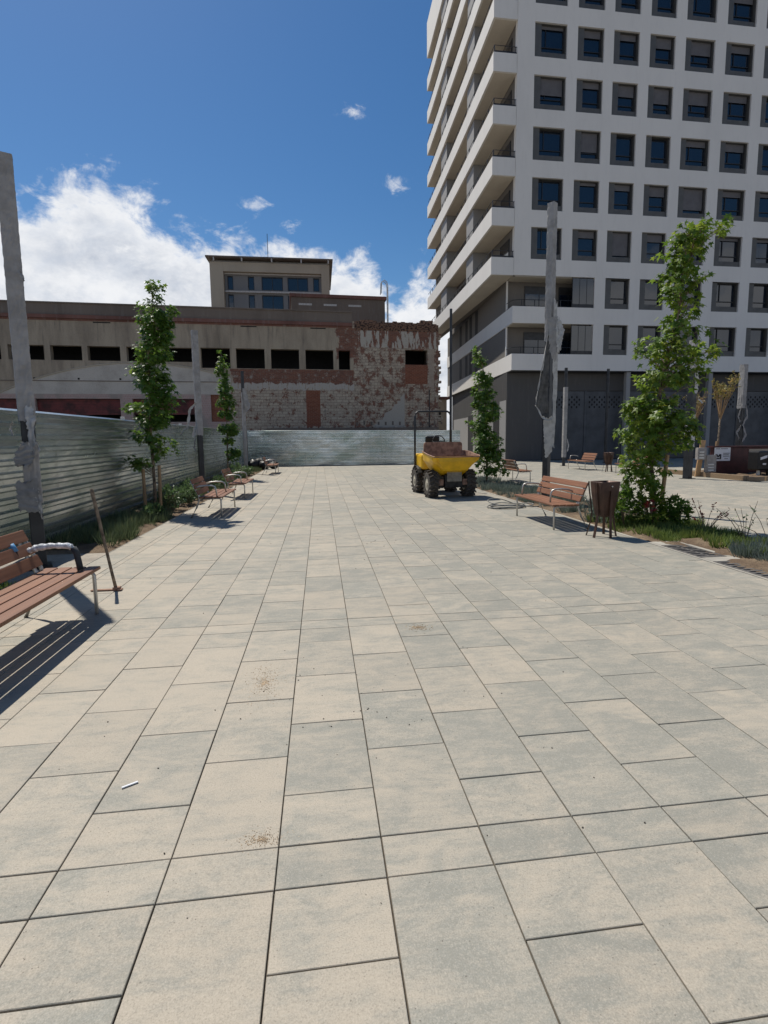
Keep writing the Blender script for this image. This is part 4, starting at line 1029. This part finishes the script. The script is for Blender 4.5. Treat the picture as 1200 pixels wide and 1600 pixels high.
shrub('shrub', 'grey leaved bush left of the big right tree behind the brown bin', 5.25, 9.2, .3, .18, 700, .035, OVAL, M['lav'], 65)
# wiry twigs with seed heads
for i, (x, y, n_, lb) in enumerate([(6.05, 7.6, 9, 'twiggy plant with dark seed heads right of the big right tree'), (6.3, 6.6, 8, 'bare wiry twigs at the right edge of the bed'), (6.25, 7.0, 7, 'bare wiry twigs between the seed heads and the right edge')]):
    qq = random.Random(70+i); o = thing('wiry_plant', lb, 'plant', (x, y, 0), 0, 'wiry plants in the right bed'); sb = MB(); it = []
    for k in range(n_):
        a = qq.uniform(-.9, .9); h = qq.uniform(.28, .62); e_ = Vector((a*.45, qq.uniform(-.2, .2), h)); mid = e_*.5+Vector((0, 0, .06))
        sb.tube([(0, 0, -.02), mid, e_], 1, 4, True, [.006, .005, .003])
        for j in range(9 if i == 0 else 3): c = mid.lerp(e_, qq.uniform(.2, 1))+rv(qq)*.03; it.append((c, rv(qq), rv(qq), .022))
    sb.build('stems', M['stem'], o); leaf_mesh('seed_heads', it, OVAL, M['leafr'] if i == 0 else M['leaff'], o)

# ------------------------------------------------------------ benches
def slat_boxes(mb, x, z, w, th, y0, y1, ang=0):
    ax = Vector((math.cos(ang), 0, math.sin(ang))); az_ = Vector((-math.sin(ang), 0, math.cos(ang)))
    mb.obox((x, (y0+y1)/2, z), ax*w/2, Vector((0, (y1-y0)/2, 0)), az_*th/2)
def make_bench(label, x, y, rz, back, arms, L=1.75, wrap=False):
    """origin on the ground midway along the front legs; seat faces +x"""
    o = thing('park_bench', label, 'bench', (x, y, 0), rz, 'slatted benches around the plaza')
    h = L/2
    seat = MB()
    for k in range(4): slat_boxes(seat, .035-.055-.122*k, .424, .108, .030, -h-.03, h+.03)
    seat.build('seat', M['slatwood'], o, bevel=.006)
    bk = MB()
    for k in range(3):
        dd_ = .124*k; slat_boxes(bk, -.463-dd_*math.sin(R(24)), .527+dd_*math.cos(R(24)), .104, .026, back[0], back[1], R(90+24))
    bk.build('backrest', M['slatwood'], o, bevel=.006)
    for s_ in (-1, 1):
        yy = s_*(h-.02)
        hasback = back[0]-.06 < yy < back[1]+.06
        b_ = MB()
        b_.tube([(-.01, yy, -.0), (-.01, yy, .365), (-.03, yy, .392), (-.06, yy, .398), (-.40, yy, .392)], .0175, 8)
        b_.build('front_leg', M['alu'], o, smooth=True)
        b_ = MB(); pts = [(-.62, yy, 0), (-.50, yy, .22), (-.44, yy, .38), (-.455, yy, .46)]
        if hasback: pts += [(-.52, yy, .60), (-.60, yy, .78)]
        b_.tube(pts, .0175, 8); b_.build('rear_leg', M['alu'], o, smooth=True)
    for yy in {back[0]+.10, back[1]-.10}:
        b_ = MB(); b_.tube([(-.42, yy, .392), (-.455, yy, .46), (-.52, yy, .60), (-.595, yy, .775)], .016, 6); b_.build('back_support', M['alu'], o)
    for yy in arms:
        b_ = MB(); b_.tube([(-.53, yy, .615), (-.42, yy, .655), (-.30, yy, .668), (-.17, yy, .662), (-.12, yy, .64), (-.10, yy, .60), (-.085, yy, .43)], .0165, 8)
        a_ = b_.build('armrest', M['alu'], o, smooth=True)
    b_ = MB(); b_.tube([(-.25, -h+.02, .38), (-.25, h-.02, .38)], .014, 6); b_.build('stretcher', M['alu'], o)
    if wrap:
        yy = wrap
        vs = MB(); pts = [(-.50, yy, .628), (-.42, yy, .655), (-.30, yy, .668), (-.17, yy, .662), (-.13, yy, .645)]
        dn = []
        for a, c in zip(pts, pts[1:]):
            for k in range(5): dn.append(Vector(a).lerp(Vector(c), k/5))
        rs = [.024+.010*abs(noise.noise((i*.9, 1, 2)))+.004*math.sin(i*2.2) for i in range(len(dn))]
        vs.tube(dn, 1, 12, True, rs); vs.build('bubble_wrap', M['bubble'], o)
        f_ = MB(); f_.tube([(-.128, yy, .645), (-.105, yy, .60), (-.09, yy, .50), (-.083, yy, .445)], .026, 10); f_.build('foam_sleeve', M['foam'], o, smooth=True)
        c_ = MB(); c_.tube([(-.51, yy-.17, .655), (-.545, yy-.17, .72)], .024, 12); c_.build('blue_cap', M['blue'], o, smooth=True)
        c_ = MB(); c_.tube([(-.50, yy-.17, .60), (-.517, yy-.17, .655)], .016, 10); c_.build('bolt_sleeve', M['corten'], o, smooth=True)
    # folded flyer tag hanging under the seat
    return o
HL = .905
make_bench('nearest bench at the left edge, armrest in bubble wrap', -2.07, 4.17, 0, (-HL, HL-.05), (HL-.14,), wrap=HL-.14)
make_bench('second bench along the left edge, two armrests and its far end without backrest', -2.055, 12.09, 0, (-HL, .15), (-HL+.04, .20))
make_bench('third bench along the left edge, half hidden behind the second one', -2.055, 15.55, 0, (-HL, .25), (-HL+.04, .30))
make_bench('farthest bench on the left, small beside the far fence', -2.10, 26.2, 0, (-HL, .15), (-HL+.04, .20))
make_bench('bench at the right bed beside the brown litter bin', 3.915, 9.33, math.pi, (-HL, HL), (-.80, .52))
make_bench('bench with its back to the narrow tree beyond the dumper, across the bed', 7.27, 18.5, 0, (-HL, HL-.3), (-HL+.2, HL-.1))
make_bench('small far bench before the roller shutters, left of the far bin', 12.5, 24.65, math.pi, (-.35, HL), (-HL+.04,))
make_bench('farther bench right of the far bin, partly behind the big tree', 12.75, 20.7, math.pi, (-.35, HL), (-HL+.04,))

# ------------------------------------------------------------ litter bins
def make_bin(label, x, y, rz):
    o = thing('litter_bin', label, 'litter bin', (x, y, 0), rz, 'brown tapered litter bins')
    # tapered shell with rounded corners
    def ring(hw, hd, z, r_=.05):
        pts = []
        for cx, cy, a0 in ((hw-r_, hd-r_, 0), (-hw+r_, hd-r_, 90), (-hw+r_, -hd+r_, 180), (hw-r_, -hd+r_, 270)):
            for k in range(5): a = R(a0+k*22.5); pts.append((cx+r_*math.cos(a), cy+r_*math.sin(a), z))
        return pts
    lv = [(.105, .10, .33), (.118, .11, .36), (.162, .145, .66), (.180, .160, .865), (.177, .158, .878), (.162, .144, .878), (.145, .13, .60), (.10, .09, .37)]
    vs = []; fs = []
    for hw, hd, z in lv: vs += ring(hw, hd, z)
    n = 20
    for i in range(len(lv)-1):
        for k in range(n): fs.append((i*n+k, i*n+(k+1) % n, (i+1)*n+(k+1) % n, (i+1)*n+k))
    fs.append(tuple(range(n-1, -1, -1))); fs.append(tuple((len(lv)-1)*n+k for k in range(n)))
    raw('bucket', vs, fs, M['corten'], o, smooth=True)
    for sx, sy in ((-1, -.2), (1, -.2), (0, -1), (-.8, 1), (.8, 1)):
        def pt(k, z): return Vector((sx*k, sy*k, z))
        b_ = MB(); nrm = Vector((sx, sy, 0)).normalized(); tg = Vector((-nrm.y, nrm.x, 0))
        P_ = [pt(.205, 0), pt(.165, .20), pt(.145, .36), pt(.192, .80), pt(.194, .87)]
        if (sx, sy) == (0, -1): P_ = [pt(.17, 0), pt(.152, .34), pt(.158, .6), pt(.166, .74)]
        for a, c in zip(P_, P_[1:]):
            d = (c-a); b_.obox((a+c)/2, tg*.021, nrm*.006, d/2*1.02)
        b_.build('leg', M['corten'], o)
    b_ = MB(); b_.tube([(0, -.155, .81), (0, -.172, .81)], .012, 10); b_.build('lock', M['alu'], o)
    return o
make_bin('brown tapered litter bin at the near end of the right bench', 4.42, 7.75, .15)
make_bin('small far brown litter bin between the two far benches', 12.95, 22.5, .3)

# ------------------------------------------------------------ yellow site dumper
def build_dumper():
    D = thing('site_dumper', 'small yellow four wheeled site dumper with rusty tipping skip and black roll hoop', 'dumper', (3.47, 14.0, 0), R(4))
    def wheel(x, y, r_=.365, w=.27):
        o = empty('wheel', (x, y, r_)); o.parent = D
        prof = [(-w*.5, .56), (-w*.5, .82), (-w*.42, .95), (-w*.2, .985), (w*.2, .985), (w*.42, .95), (w*.5, .82), (w*.5, .56)]
        n = 32; vs = []; fs = []
        for k in range(n):
            a = 2*math.pi*k/n
            for px, pr in prof: vs.append((px, r_*pr*math.cos(a)*.94, r_*pr*math.sin(a)*.94))
        m_ = len(prof)
        for k in range(n):
            for i in range(m_-1): a = k*m_+i; c = ((k+1) % n)*m_+i; fs.append((a, a+1, c+1, c))
        mb = MB(); mb.add(vs, fs)
        for k in range(18):     # chevron lugs
            for s_ in (-1, 1):
                a = 2*math.pi*(k+(.5 if s_ > 0 else 0))/18
                rad = Vector((0, math.cos(a), math.sin(a))); tan = Vector((0, -math.sin(a), math.cos(a)))
                mb.obox(rad*r_*.955+Vector((s_*w*.25, 0, 0))+tan*.012, (Vector((s_*w*.27, 0, 0))+tan*.035), tan*.018, rad*.028)
        mb.build('tyre', M['rubber'], o, smooth=False)
        rm = MB(); n2 = 20
        for s_ in (-1, 1): rm.tube([(s_*w*.28, 0, 0), (s_*w*.44, 0, 0)], 1, n2, True, [r_*.50, r_*.53])
        rm.tube([(-w*.5, 0, 0), (w*.5, 0, 0)], .07, 10); rm.build('rim', M['rimy'], o)
    for sx in (-.52, .52): wheel(sx, 0)
    for sx in (-.50, .50): wheel(sx, 1.45)
    # skip: lofted open tub; rear wall high, front lip low and overhanging
    cs = [(-.30, .70, .80), (-.30, .10, .52), (.30, .10, .52)]
    # sections along y: (y, half width top, z top, half width bottom, z bottom)
    sec = [(-.62, .62, 1.10, .48, .98), (-.50, .655, 1.13, .33, .74), (-.15, .66, 1.16, .31, .60), (.30, .66, 1.22, .31, .58), (.50, .63, 1.23, .33, .62), (.62, .60, 1.24, .50, 1.00)]
    vs = []; fs = []
    for (y_, wt, zt, wb, zb) in sec:
        mid = (zt+zb)/2
        vs += [(-wt, y_, zt), (-wt*.97, y_, mid+.08), (-(wb+wt)*.47, y_, zb+.14), (-wb, y_, zb), (wb, y_, zb), ((wb+wt)*.47, y_, zb+.14), (wt*.97, y_, mid+.08), (wt, y_, zt)]
    for i in range(len(sec)-1):
        for k in range(7): a = i*8+k; fs.append((a, a+1, a+9, a+8))
    fs.append(tuple(range(7, -1, -1))); fs.append(tuple(range((len(sec)-1)*8, len(sec)*8)))
    sk = raw('skip', vs, fs, M['yellow'], D)
    ins = raw('skip_lining', [Vector(v)*1 for v in vs], fs[:-0 or None], M['rust'], sk)
    for v in ins.data.vertices: v.co.x *= .975; v.co.y = v.co.y*.965; v.co.z += .010 if v.co.z < 1.0 else .004
    bm = bmesh.new(); bm.from_mesh(sk.data); bmesh.ops.recalc_face_normals(bm, faces=bm.faces); bm.to_mesh(sk.data); bm.free()
    # raised rusty back board and rim
    b_ = MB(); zz = [(-.56, 1.10), (.56, 1.10), (.56, 1.40), (.545, 1.455), (.50, 1.48), (-.50, 1.48), (-.545, 1.455), (-.56, 1.40)]; n_ = 8; b_.add([(a, .59, c) for a, c in zz]+[(a, .64, c) for a, c in zz], [tuple(range(8)), tuple(range(15, 7, -1))]+[(i, (i+1) % 8, 8+(i+1) % 8, 8+i) for i in range(8)]); b_.build('skip_board', M['rust'], sk)
    rm = MB(); rim = [(s[1]*-1, s[0], s[2]) for s in sec]+[(s[1], s[0], s[2]) for s in reversed(sec)]
    rm.tube([(-.62, -.62, 1.10)]+rim[1:6], .016, 6); rm.tube([(.62, -.62, 1.10)]+[(s[1], s[0], s[2]) for s in sec[1:]], .016, 6); rm.tube([(-.62, -.62, 1.10), (.62, -.62, 1.10)], .016, 6)
    rm.build('skip_rim', M['rust'], sk)
    b_ = MB()
    for sx in (-.28, -.02, .1): b_.box(sx, sx+.12, -.66, -.60, .955, .985)
    # front frame
    b_ = MB(); b_.box(-.40, .40, -.12, .12, .30, .42); b_.box(-.17, .17, -.30, .9, .40, .56); b_.box(-.24, .24, -.34, -.22, .28, .62); b_.box(-.36, -.24, -.24, -.1, .26, .5); b_.box(.24, .36, -.24, -.1, .26, .5); b_.build('front_frame', M['chassis'], D, bevel=.01)
    b_ = MB(); b_.box(-.19, .22, -.375, -.345, .44, .70); b_.build('front_plate', M['plate'], D, bevel=.01)
    b_ = MB(); b_.box(-.14, .16, -.40, -.35, .72, .80); b_.build('cross_bar', M['rust'], D, bevel=.01)
    for sx in (-.36, .30): b_ = MB(); b_.box(sx-.04, sx+.10, -.31, -.27, .34, .50); b_.build('front_lamp', M['rust'], D, bevel=.01)
    # rear body
    b_ = MB(); b_.box(-.36, .36, .85, 2.05, .42, .70); b_.build('rear_frame', M['chassis'], D, bevel=.02)
    b_ = MB(); b_.prism([(-.52, 1.00), (-.20, .92), (.40, .92), (.46, 1.1), (.46, 2.0), (.30, 2.12), (-.36, 2.12), (-.52, 1.95)], .70, 1.14); b_.build('engine_cover', M['yellow'], D, bevel=.07)
    for sx in (-.52, .52):
        b_ = MB(); pts = []
        for k in range(9): a = R(15+150*k/8); pts.append((1.45+.44*math.cos(a), .365+.44*math.sin(a)))
        vs_ = [(sx*.93-.12, p[0], p[1]) for p in pts]+[(sx*.93+.12, p[0], p[1]) for p in pts]
        b_.add(vs_, [(i, i+1, 9+i+1, 9+i) for i in range(8)]); g_ = b_.build('mudguard', M['chassis'], D); md = g_.modifiers.new('s', 'SOLIDIFY'); md.thickness = .02
    b_ = MB(); b_.box(-.24, .24, 1.28, 1.68, 1.15, 1.27); b_.obox((0, 1.70, 1.44), (.22, 0, 0), (0, .04, .01), (0, -.03, .22)); b_.build('seat', M['bag'], D, bevel=.04)
    b_ = MB(); pts = [(.18*math.cos(R(a)), 1.02+.06*math.sin(R(a)), 1.50+.17*math.sin(R(a))) for a in range(0, 361, 20)]; b_.tube(pts, .014, 6); b_.tube([(0, 1.02, 1.50), (0, .95, 1.14)], .02, 8)
    b_.tube([(-.17, 1.02, 1.50), (.17, 1.02, 1.50)], .01, 6); b_.build('steering_wheel', M['chassis'], D)
    b_ = MB(); b_.tube([(.26, .98, 1.14), (.26, 1.0, 1.50)], .012, 6); b_.tube([(.30, 1.0, 1.14), (.31, 1.0, 1.42)], .012, 6); b_.build('lever', M['alu'], D)
    b_ = MB(); b_.obox((-.02, .96, 1.36), (.17, 0, 0), (0, .03, .01), (0, 0, .13)); b_.build('dashboard', M['chassis'], D, bevel=.03)
    b_ = MB(); W2 = .555; pts = [(-W2, 1.62, .40), (-W2, 1.62, 2.24), (-W2+.03, 1.62, 2.33), (-W2+.10, 1.62, 2.38), (W2-.10, 1.62, 2.38), (W2-.03, 1.62, 2.33), (W2, 1.62, 2.24), (W2, 1.62, .40)]
    b_.tube(pts, .030, 10); b_.build('roll_hoop', M['steeldark'], D, smooth=True)
build_dumper()

# ------------------------------------------------------------ drain grates
def grate(label, x, y0, y1):
    o = thing('tree_grate', label, 'drain grate', (x, (y0+y1)/2, 0), 0, 'black slotted drain grates')
    h = (y1-y0)/2
    b_ = MB(); b_.box(-.17, .17, -h, h, -.03, -.004+.004); b_.build('frame', M['black'], o)
    b_ = MB(); b_.box(-.19, -.16, -h-.02, h+.02, -.02, .009); b_.box(.16, .19, -h-.02, h+.02, -.02, .009); b_.box(-.159, .159, -h-.02, -h+.01, -.02, .009); b_.box(-.159, .159, h-.01, h+.02, -.02, .009)
    n = int((y1-y0)/.085)
    for k in range(n): yy = -h+.04+(2*h-.08)*k/(n-1); b_.box(-.159, .159, yy-.015, yy+.015, -.012, .008)
    b_.box(-.012, .012, -h+.011, h-.011, -.014, .006)
    b_.build('bars', M['grate'], o)
grate('black slotted drain grate by the right bed, farther of the two', 5.03, 6.15, 6.9)
grate('black slotted drain grate by the right bed, nearer of the two', 5.03, 5.1, 5.88)
kb = MB()
kb.box(4.857, 5.30, 5.90, 6.12, -.03, .006); kb.box(4.857, 5.30, 6.93, 7.2, -.03, .006); kb.box(4.857, 5.30, 1.5, 5.06, -.03, .006)
kb.box(5.235, 5.30, 5.07, 5.89, -.03, .006); kb.box(5.235, 5.30, 6.13, 6.92, -.03, .006)
tag(kb.build('kerb', M['kerb']), kind='structure')

# ------------------------------------------------------------ hose, mattock, small things on the paving
hz = thing('coiled_hose', 'loose coil of grey hose on the paving beyond the right bench', 'hose', (4.25, 11.55, 0))
b_ = MB(); qq = random.Random(4)
for k in range(4):
    cx, cy, ra = qq.uniform(-.12, .12), qq.uniform(-.08, .08), .36+.09*qq.random()
    b_.tube([(cx+ra*math.cos(R(a))*(1+.15*math.sin(R(a*2+k*60))), cy+ra*.75*math.sin(R(a)), .014+.018*k+.012*math.sin(R(a*3+k*40))+(.10*max(0, math.sin(R(a-40))) if k == 3 else 0)) for a in range(0, 361, 15)], .012, 6, False)
b_.tube([(.3, .0, .02), (.6, -.15, .014), (.85, .05, .014)], .012, 6)
b_.build('hose_loops', M['hose'], hz, smooth=True)
mk = thing('mattock', 'long handled mattock standing on its blade, handle leaning left in front of the left bed', 'tool', (-2.20, 5.82, 0))
b_ = MB(); b_.tube([(0, 0, .02), (-.03, .0, .2), (-.10, .02, .6), (-.175, .03, 1.05), (-.18, .03, 1.09)], 1, 10, True, [.017, .015, .015, .019, .017]); b_.build('handle', M['bark'], mk, smooth=True)
b_ = MB(); b_.obox((-.12, .0, .012), (.13, .0, 0), (0, .022, 0), (0, 0, .006)); b_.obox((.01, 0, .02), (.035, 0, 0), (0, .03, 0), (0, 0, .02)); b_.obox((.045, -.01, .012), (.02, .005, 0), (0, .035, 0), (0, 0, .006)); b_.build('blade', M['rust'], mk, bevel=.003)
st = MB(); st.obox((-.907, 2.392, .006), (.030, .018, 0), (-.0028, .0045, 0), (0, 0, .0025)); tag(st.build('paper_scrap', M['signw'], bevel=.002), 'small white stick of paper lying on the near left paving', 'litter')
def crumbs(name, label, cx, cy, rx, ry, n, mat, seed, s0=.002, s1=.006, cat='sand'):
    q = random.Random(seed); mb = MB()
    for _ in range(n):
        a = q.uniform(0, 6.28); r_ = min(1.6, abs(q.gauss(0, .5))); x_ = cx+rx*r_*math.cos(a); y_ = cy+ry*r_*math.sin(a); s_ = q.uniform(s0, s1)
        th = q.uniform(0, 3); mb.obox((x_, y_, s_*.5), (s_*math.cos(th), s_*math.sin(th), 0), (-s_*.7*math.sin(th), s_*.7*math.cos(th), s_*.2), (0, 0, s_*.5))
    tag(mb.build(name, mat), label, cat, None, 'stuff')
crumbs('sand_grains', 'scatter of orange sand grains on the paving left of centre', -.40, 3.36, .13, .30, 800, M['orange'], 1, .0006, .0026)
crumbs('sand_grains', 'small patch of sand grains by a joint in the near paving', -.27, 1.97, .12, .06, 420, M['orange'], 2, .0005, .0018)
crumbs('sand_grains', 'faint patch of sand grains at mid distance right of centre', .78, 4.2, .12, .10, 300, M['orange'], 3, .0008, .0035)
crumbs('pebbles', 'tiny dark pebbles scattered over the near paving', .2, 2.9, 2.4, 1.9, 90, M['pebble'], 4, .0010, .0038, 'pebbles')
crumbs('pebbles', 'tiny dark pebbles scattered over the farther paving', .8, 8, 4.0, 4.5, 110, M['pebble'], 5, .0015, .005, 'pebbles')

# ------------------------------------------------------------ site yard at the right
yk = thing('timber_edging', 'long weathered timber edging the soil in front of the maroon barrier', 'edging', (0, 0, 0))
b_ = MB(); b_.obox((14.9, 16.42, .07), (.30, 0, 0), (0, .05, 0), (0, 0, .08)); b_.obox((19.6, 16.36, .075), (4.35, -.05, 0), (0, .05, 0), (0, 0, .085)); b_.build('beam', M['woodx'], yk, bevel=.01)
b_ = MB(); b_.obox((14.66, 18.9, .08), (.05, 0, 0), (0, 2.4, 0), (0, 0, .10)); b_.build('beam', M['woodx'], yk, bevel=.01)
bar = thing('site_barrier', 'low dark maroon barrier wall across the site yard', 'barrier', (0, 0, 0))
b_ = MB(); b_.box(15.6, 27, 19.35, 19.55, 0, 1.10); b_.build('panel', M['maroon'], bar, bevel=.02)
b_ = MB(); b_.box(15.5, 27.1, 19.28, 19.62, 1.105, 1.16); b_.build('top_rail', M['maroon'], bar)
for xa, xb in ((17.15, 18.1), (18.7, 19.9)): b_ = MB(); b_.box(xa, xb, 19.335, 19.348, .78, 1.02); b_.build('pale_notice', M['tanwall'], bar)
sg = thing('site_sign', 'white site sign with bold black emblem hung on the maroon barrier', 'sign', (15.95, 19.31, .84))
b_ = MB(); b_.box(-.35, .35, -.012, .0, -.27, .27); b_.build('board', M['signw'], sg)
b_ = MB()
b_.box(-.31, -.25, -.017, -.013, -.20, .0); b_.box(-.11, -.05, -.017, -.013, -.20, .0)
b_.obox((-.22, -.015, -.06), (.035, 0, -.05), (0, .002, 0), (.022, 0, .022)); b_.obox((-.14, -.015, -.06), (.035, 0, .05), (0, .002, 0), (-.022, 0, .022)); b_.box(-.24, -.12, -.017, -.013, -.20, -.15)
b_.build('emblem', M['ink'], sg)
for zz, x0, x1 in ((.20, -.30, -.12), (.20, -.08, .22), (.02, .03, .30), (-.04, .03, .26), (-.10, .03, .30), (-.2, .1, .26)):
    x_ = x0; b_ = MB()
    while x_ < x1: b_.box(x_, x_+.022, -.016, -.013, zz, zz+.026); x_ += .032
    b_.build('text_line', M['ink'], sg)
pb = thing('meter_post', 'pale timber post carrying two grey electrical boxes', 'post', (14.72, 18.75, 0))
b_ = MB(); b_.obox((-.12, .05, .68), (.10, 0, .0), (0, .03, 0), (.09, 0, .72)); b_.build('board', M['wood'], pb, bevel=.006)
def ebox(x0, x1, z0, z1, y_):
    b_ = MB(); b_.box(x0, x1, y_-.16, y_, z0, z1); e = b_.build('meter_box', M['mbox'], pb, bevel=.015)
    s_ = MB()
    for k in range(3): s_.box(x0+.05, x1-.12, y_-.185, y_-.161, z0+.05+k*.11, z0+.10+k*.11)
    s_.build('sockets', M['tablew'], e)
ebox(-.38, -.02, .66, 1.12, 0); ebox(-.02, .38, .18, .84, -.05)
bb = thing('black_bin', 'black plastic wrapped container with torn white label on the table before the maroon barrier', 'container', (16.62, 18.1, 0))
b_ = MB(); b_.obox((0, 0, .62), (.40, .03, 0), (-.02, .24, 0), (.0, 0, .36)); o_ = b_.build('body', M['bag'], bb, bevel=.05)
for xa in (-.1, .25): b_ = MB(); b_.tube([(xa, 0, .28), (xa+.05, 0, .02)], .055, 8); b_.build('hanging_plastic', M['bag'], bb)
b_ = MB(); b_.obox((-.16, -.262, .74), (.14, .0, .04), (0, .003, 0), (.0, 0, .05)); b_.obox((-.12, -.262, .50), (.07, .0, 0), (0, .003, 0), (.0, 0, .03)); b_.build('label', M['signw'], bb)
tb_ = thing('work_table', 'pale work table at the right edge behind the timber edging', 'table', (17.4, 17.6, 0))
b_ = MB(); b_.box(-.55, 1.6, -.25, .45, .80, .86); b_.build('tabletop', M['tablew'], tb_, bevel=.01)
b_ = MB(); b_.box(-.5, 1.5, -.20, -.17, .55, .72); b_.build('side_rail', M['tablew'], tb_)
for lx, ly in ((-.95, .45), (-.05, -.22), (1.4, -.22), (1.4, .4)): b_ = MB(); b_.box(lx-.05, lx+.05, ly-.03, ly+.03, 0, .80); b_.build('leg', M['tablew'], tb_)
rp = thing('debris_pile', 'heap of dark sacks and rubble under the work table', 'debris', (18.2, 18.2, 0))
b_ = MB(); qq = random.Random(9)
for k in range(16):
    r_ = qq.uniform(.10, .24); b_.obox((qq.uniform(-.9, 1.2), qq.uniform(-.3, .4), r_*.8+qq.uniform(0, .2)), (r_, qq.uniform(-.05, .05), .03), (.02, r_*.8, .04), (0, .03, r_*.7))
b_.build('sacks', M['rust'], rp, bevel=.05)
# black sacks and hose near the far left corner
bs = thing('rubbish_sacks', 'black sacks and a grey pipe dumped in the corner by the farthest left bench', 'sacks', (-3.35, 30.2, 0))
b_ = MB()
for k, (x_, y_, r_) in enumerate([(-.35, .1, .34), (.25, -.05, .30), (.75, .1, .26), (-.05, .35, .38)]):
    vs = []; fs = []; n = 14; mm = 9
    for i in range(mm+1):
        th = math.pi*i/mm
        for j in range(n):
            ph = 2*math.pi*j/n; d = Vector((math.sin(th)*math.cos(ph), math.sin(th)*math.sin(ph), math.cos(th)))
            rr = r_*(1+.35*noise.noise(d*2.2+Vector((k*5, 0, 0)))); vs.append((x_+d.x*rr, y_+d.y*rr, max(0, r_*.75+d.z*rr*.85)))
    for i in range(mm):
        for j in range(n): fs.append((i*n+j, i*n+(j+1) % n, (i+1)*n+(j+1) % n, (i+1)*n+j))
    b_.add(vs, fs)
b_.build('sack', M['bag'], bs, smooth=True)
b_ = MB(); b_.tube([(.1+.35*math.cos(R(a)), -.35, .12+.42*math.sin(R(a))) for a in range(-10, 110, 15)], .05, 8); b_.build('pipe', M['hose'], bs, smooth=True)
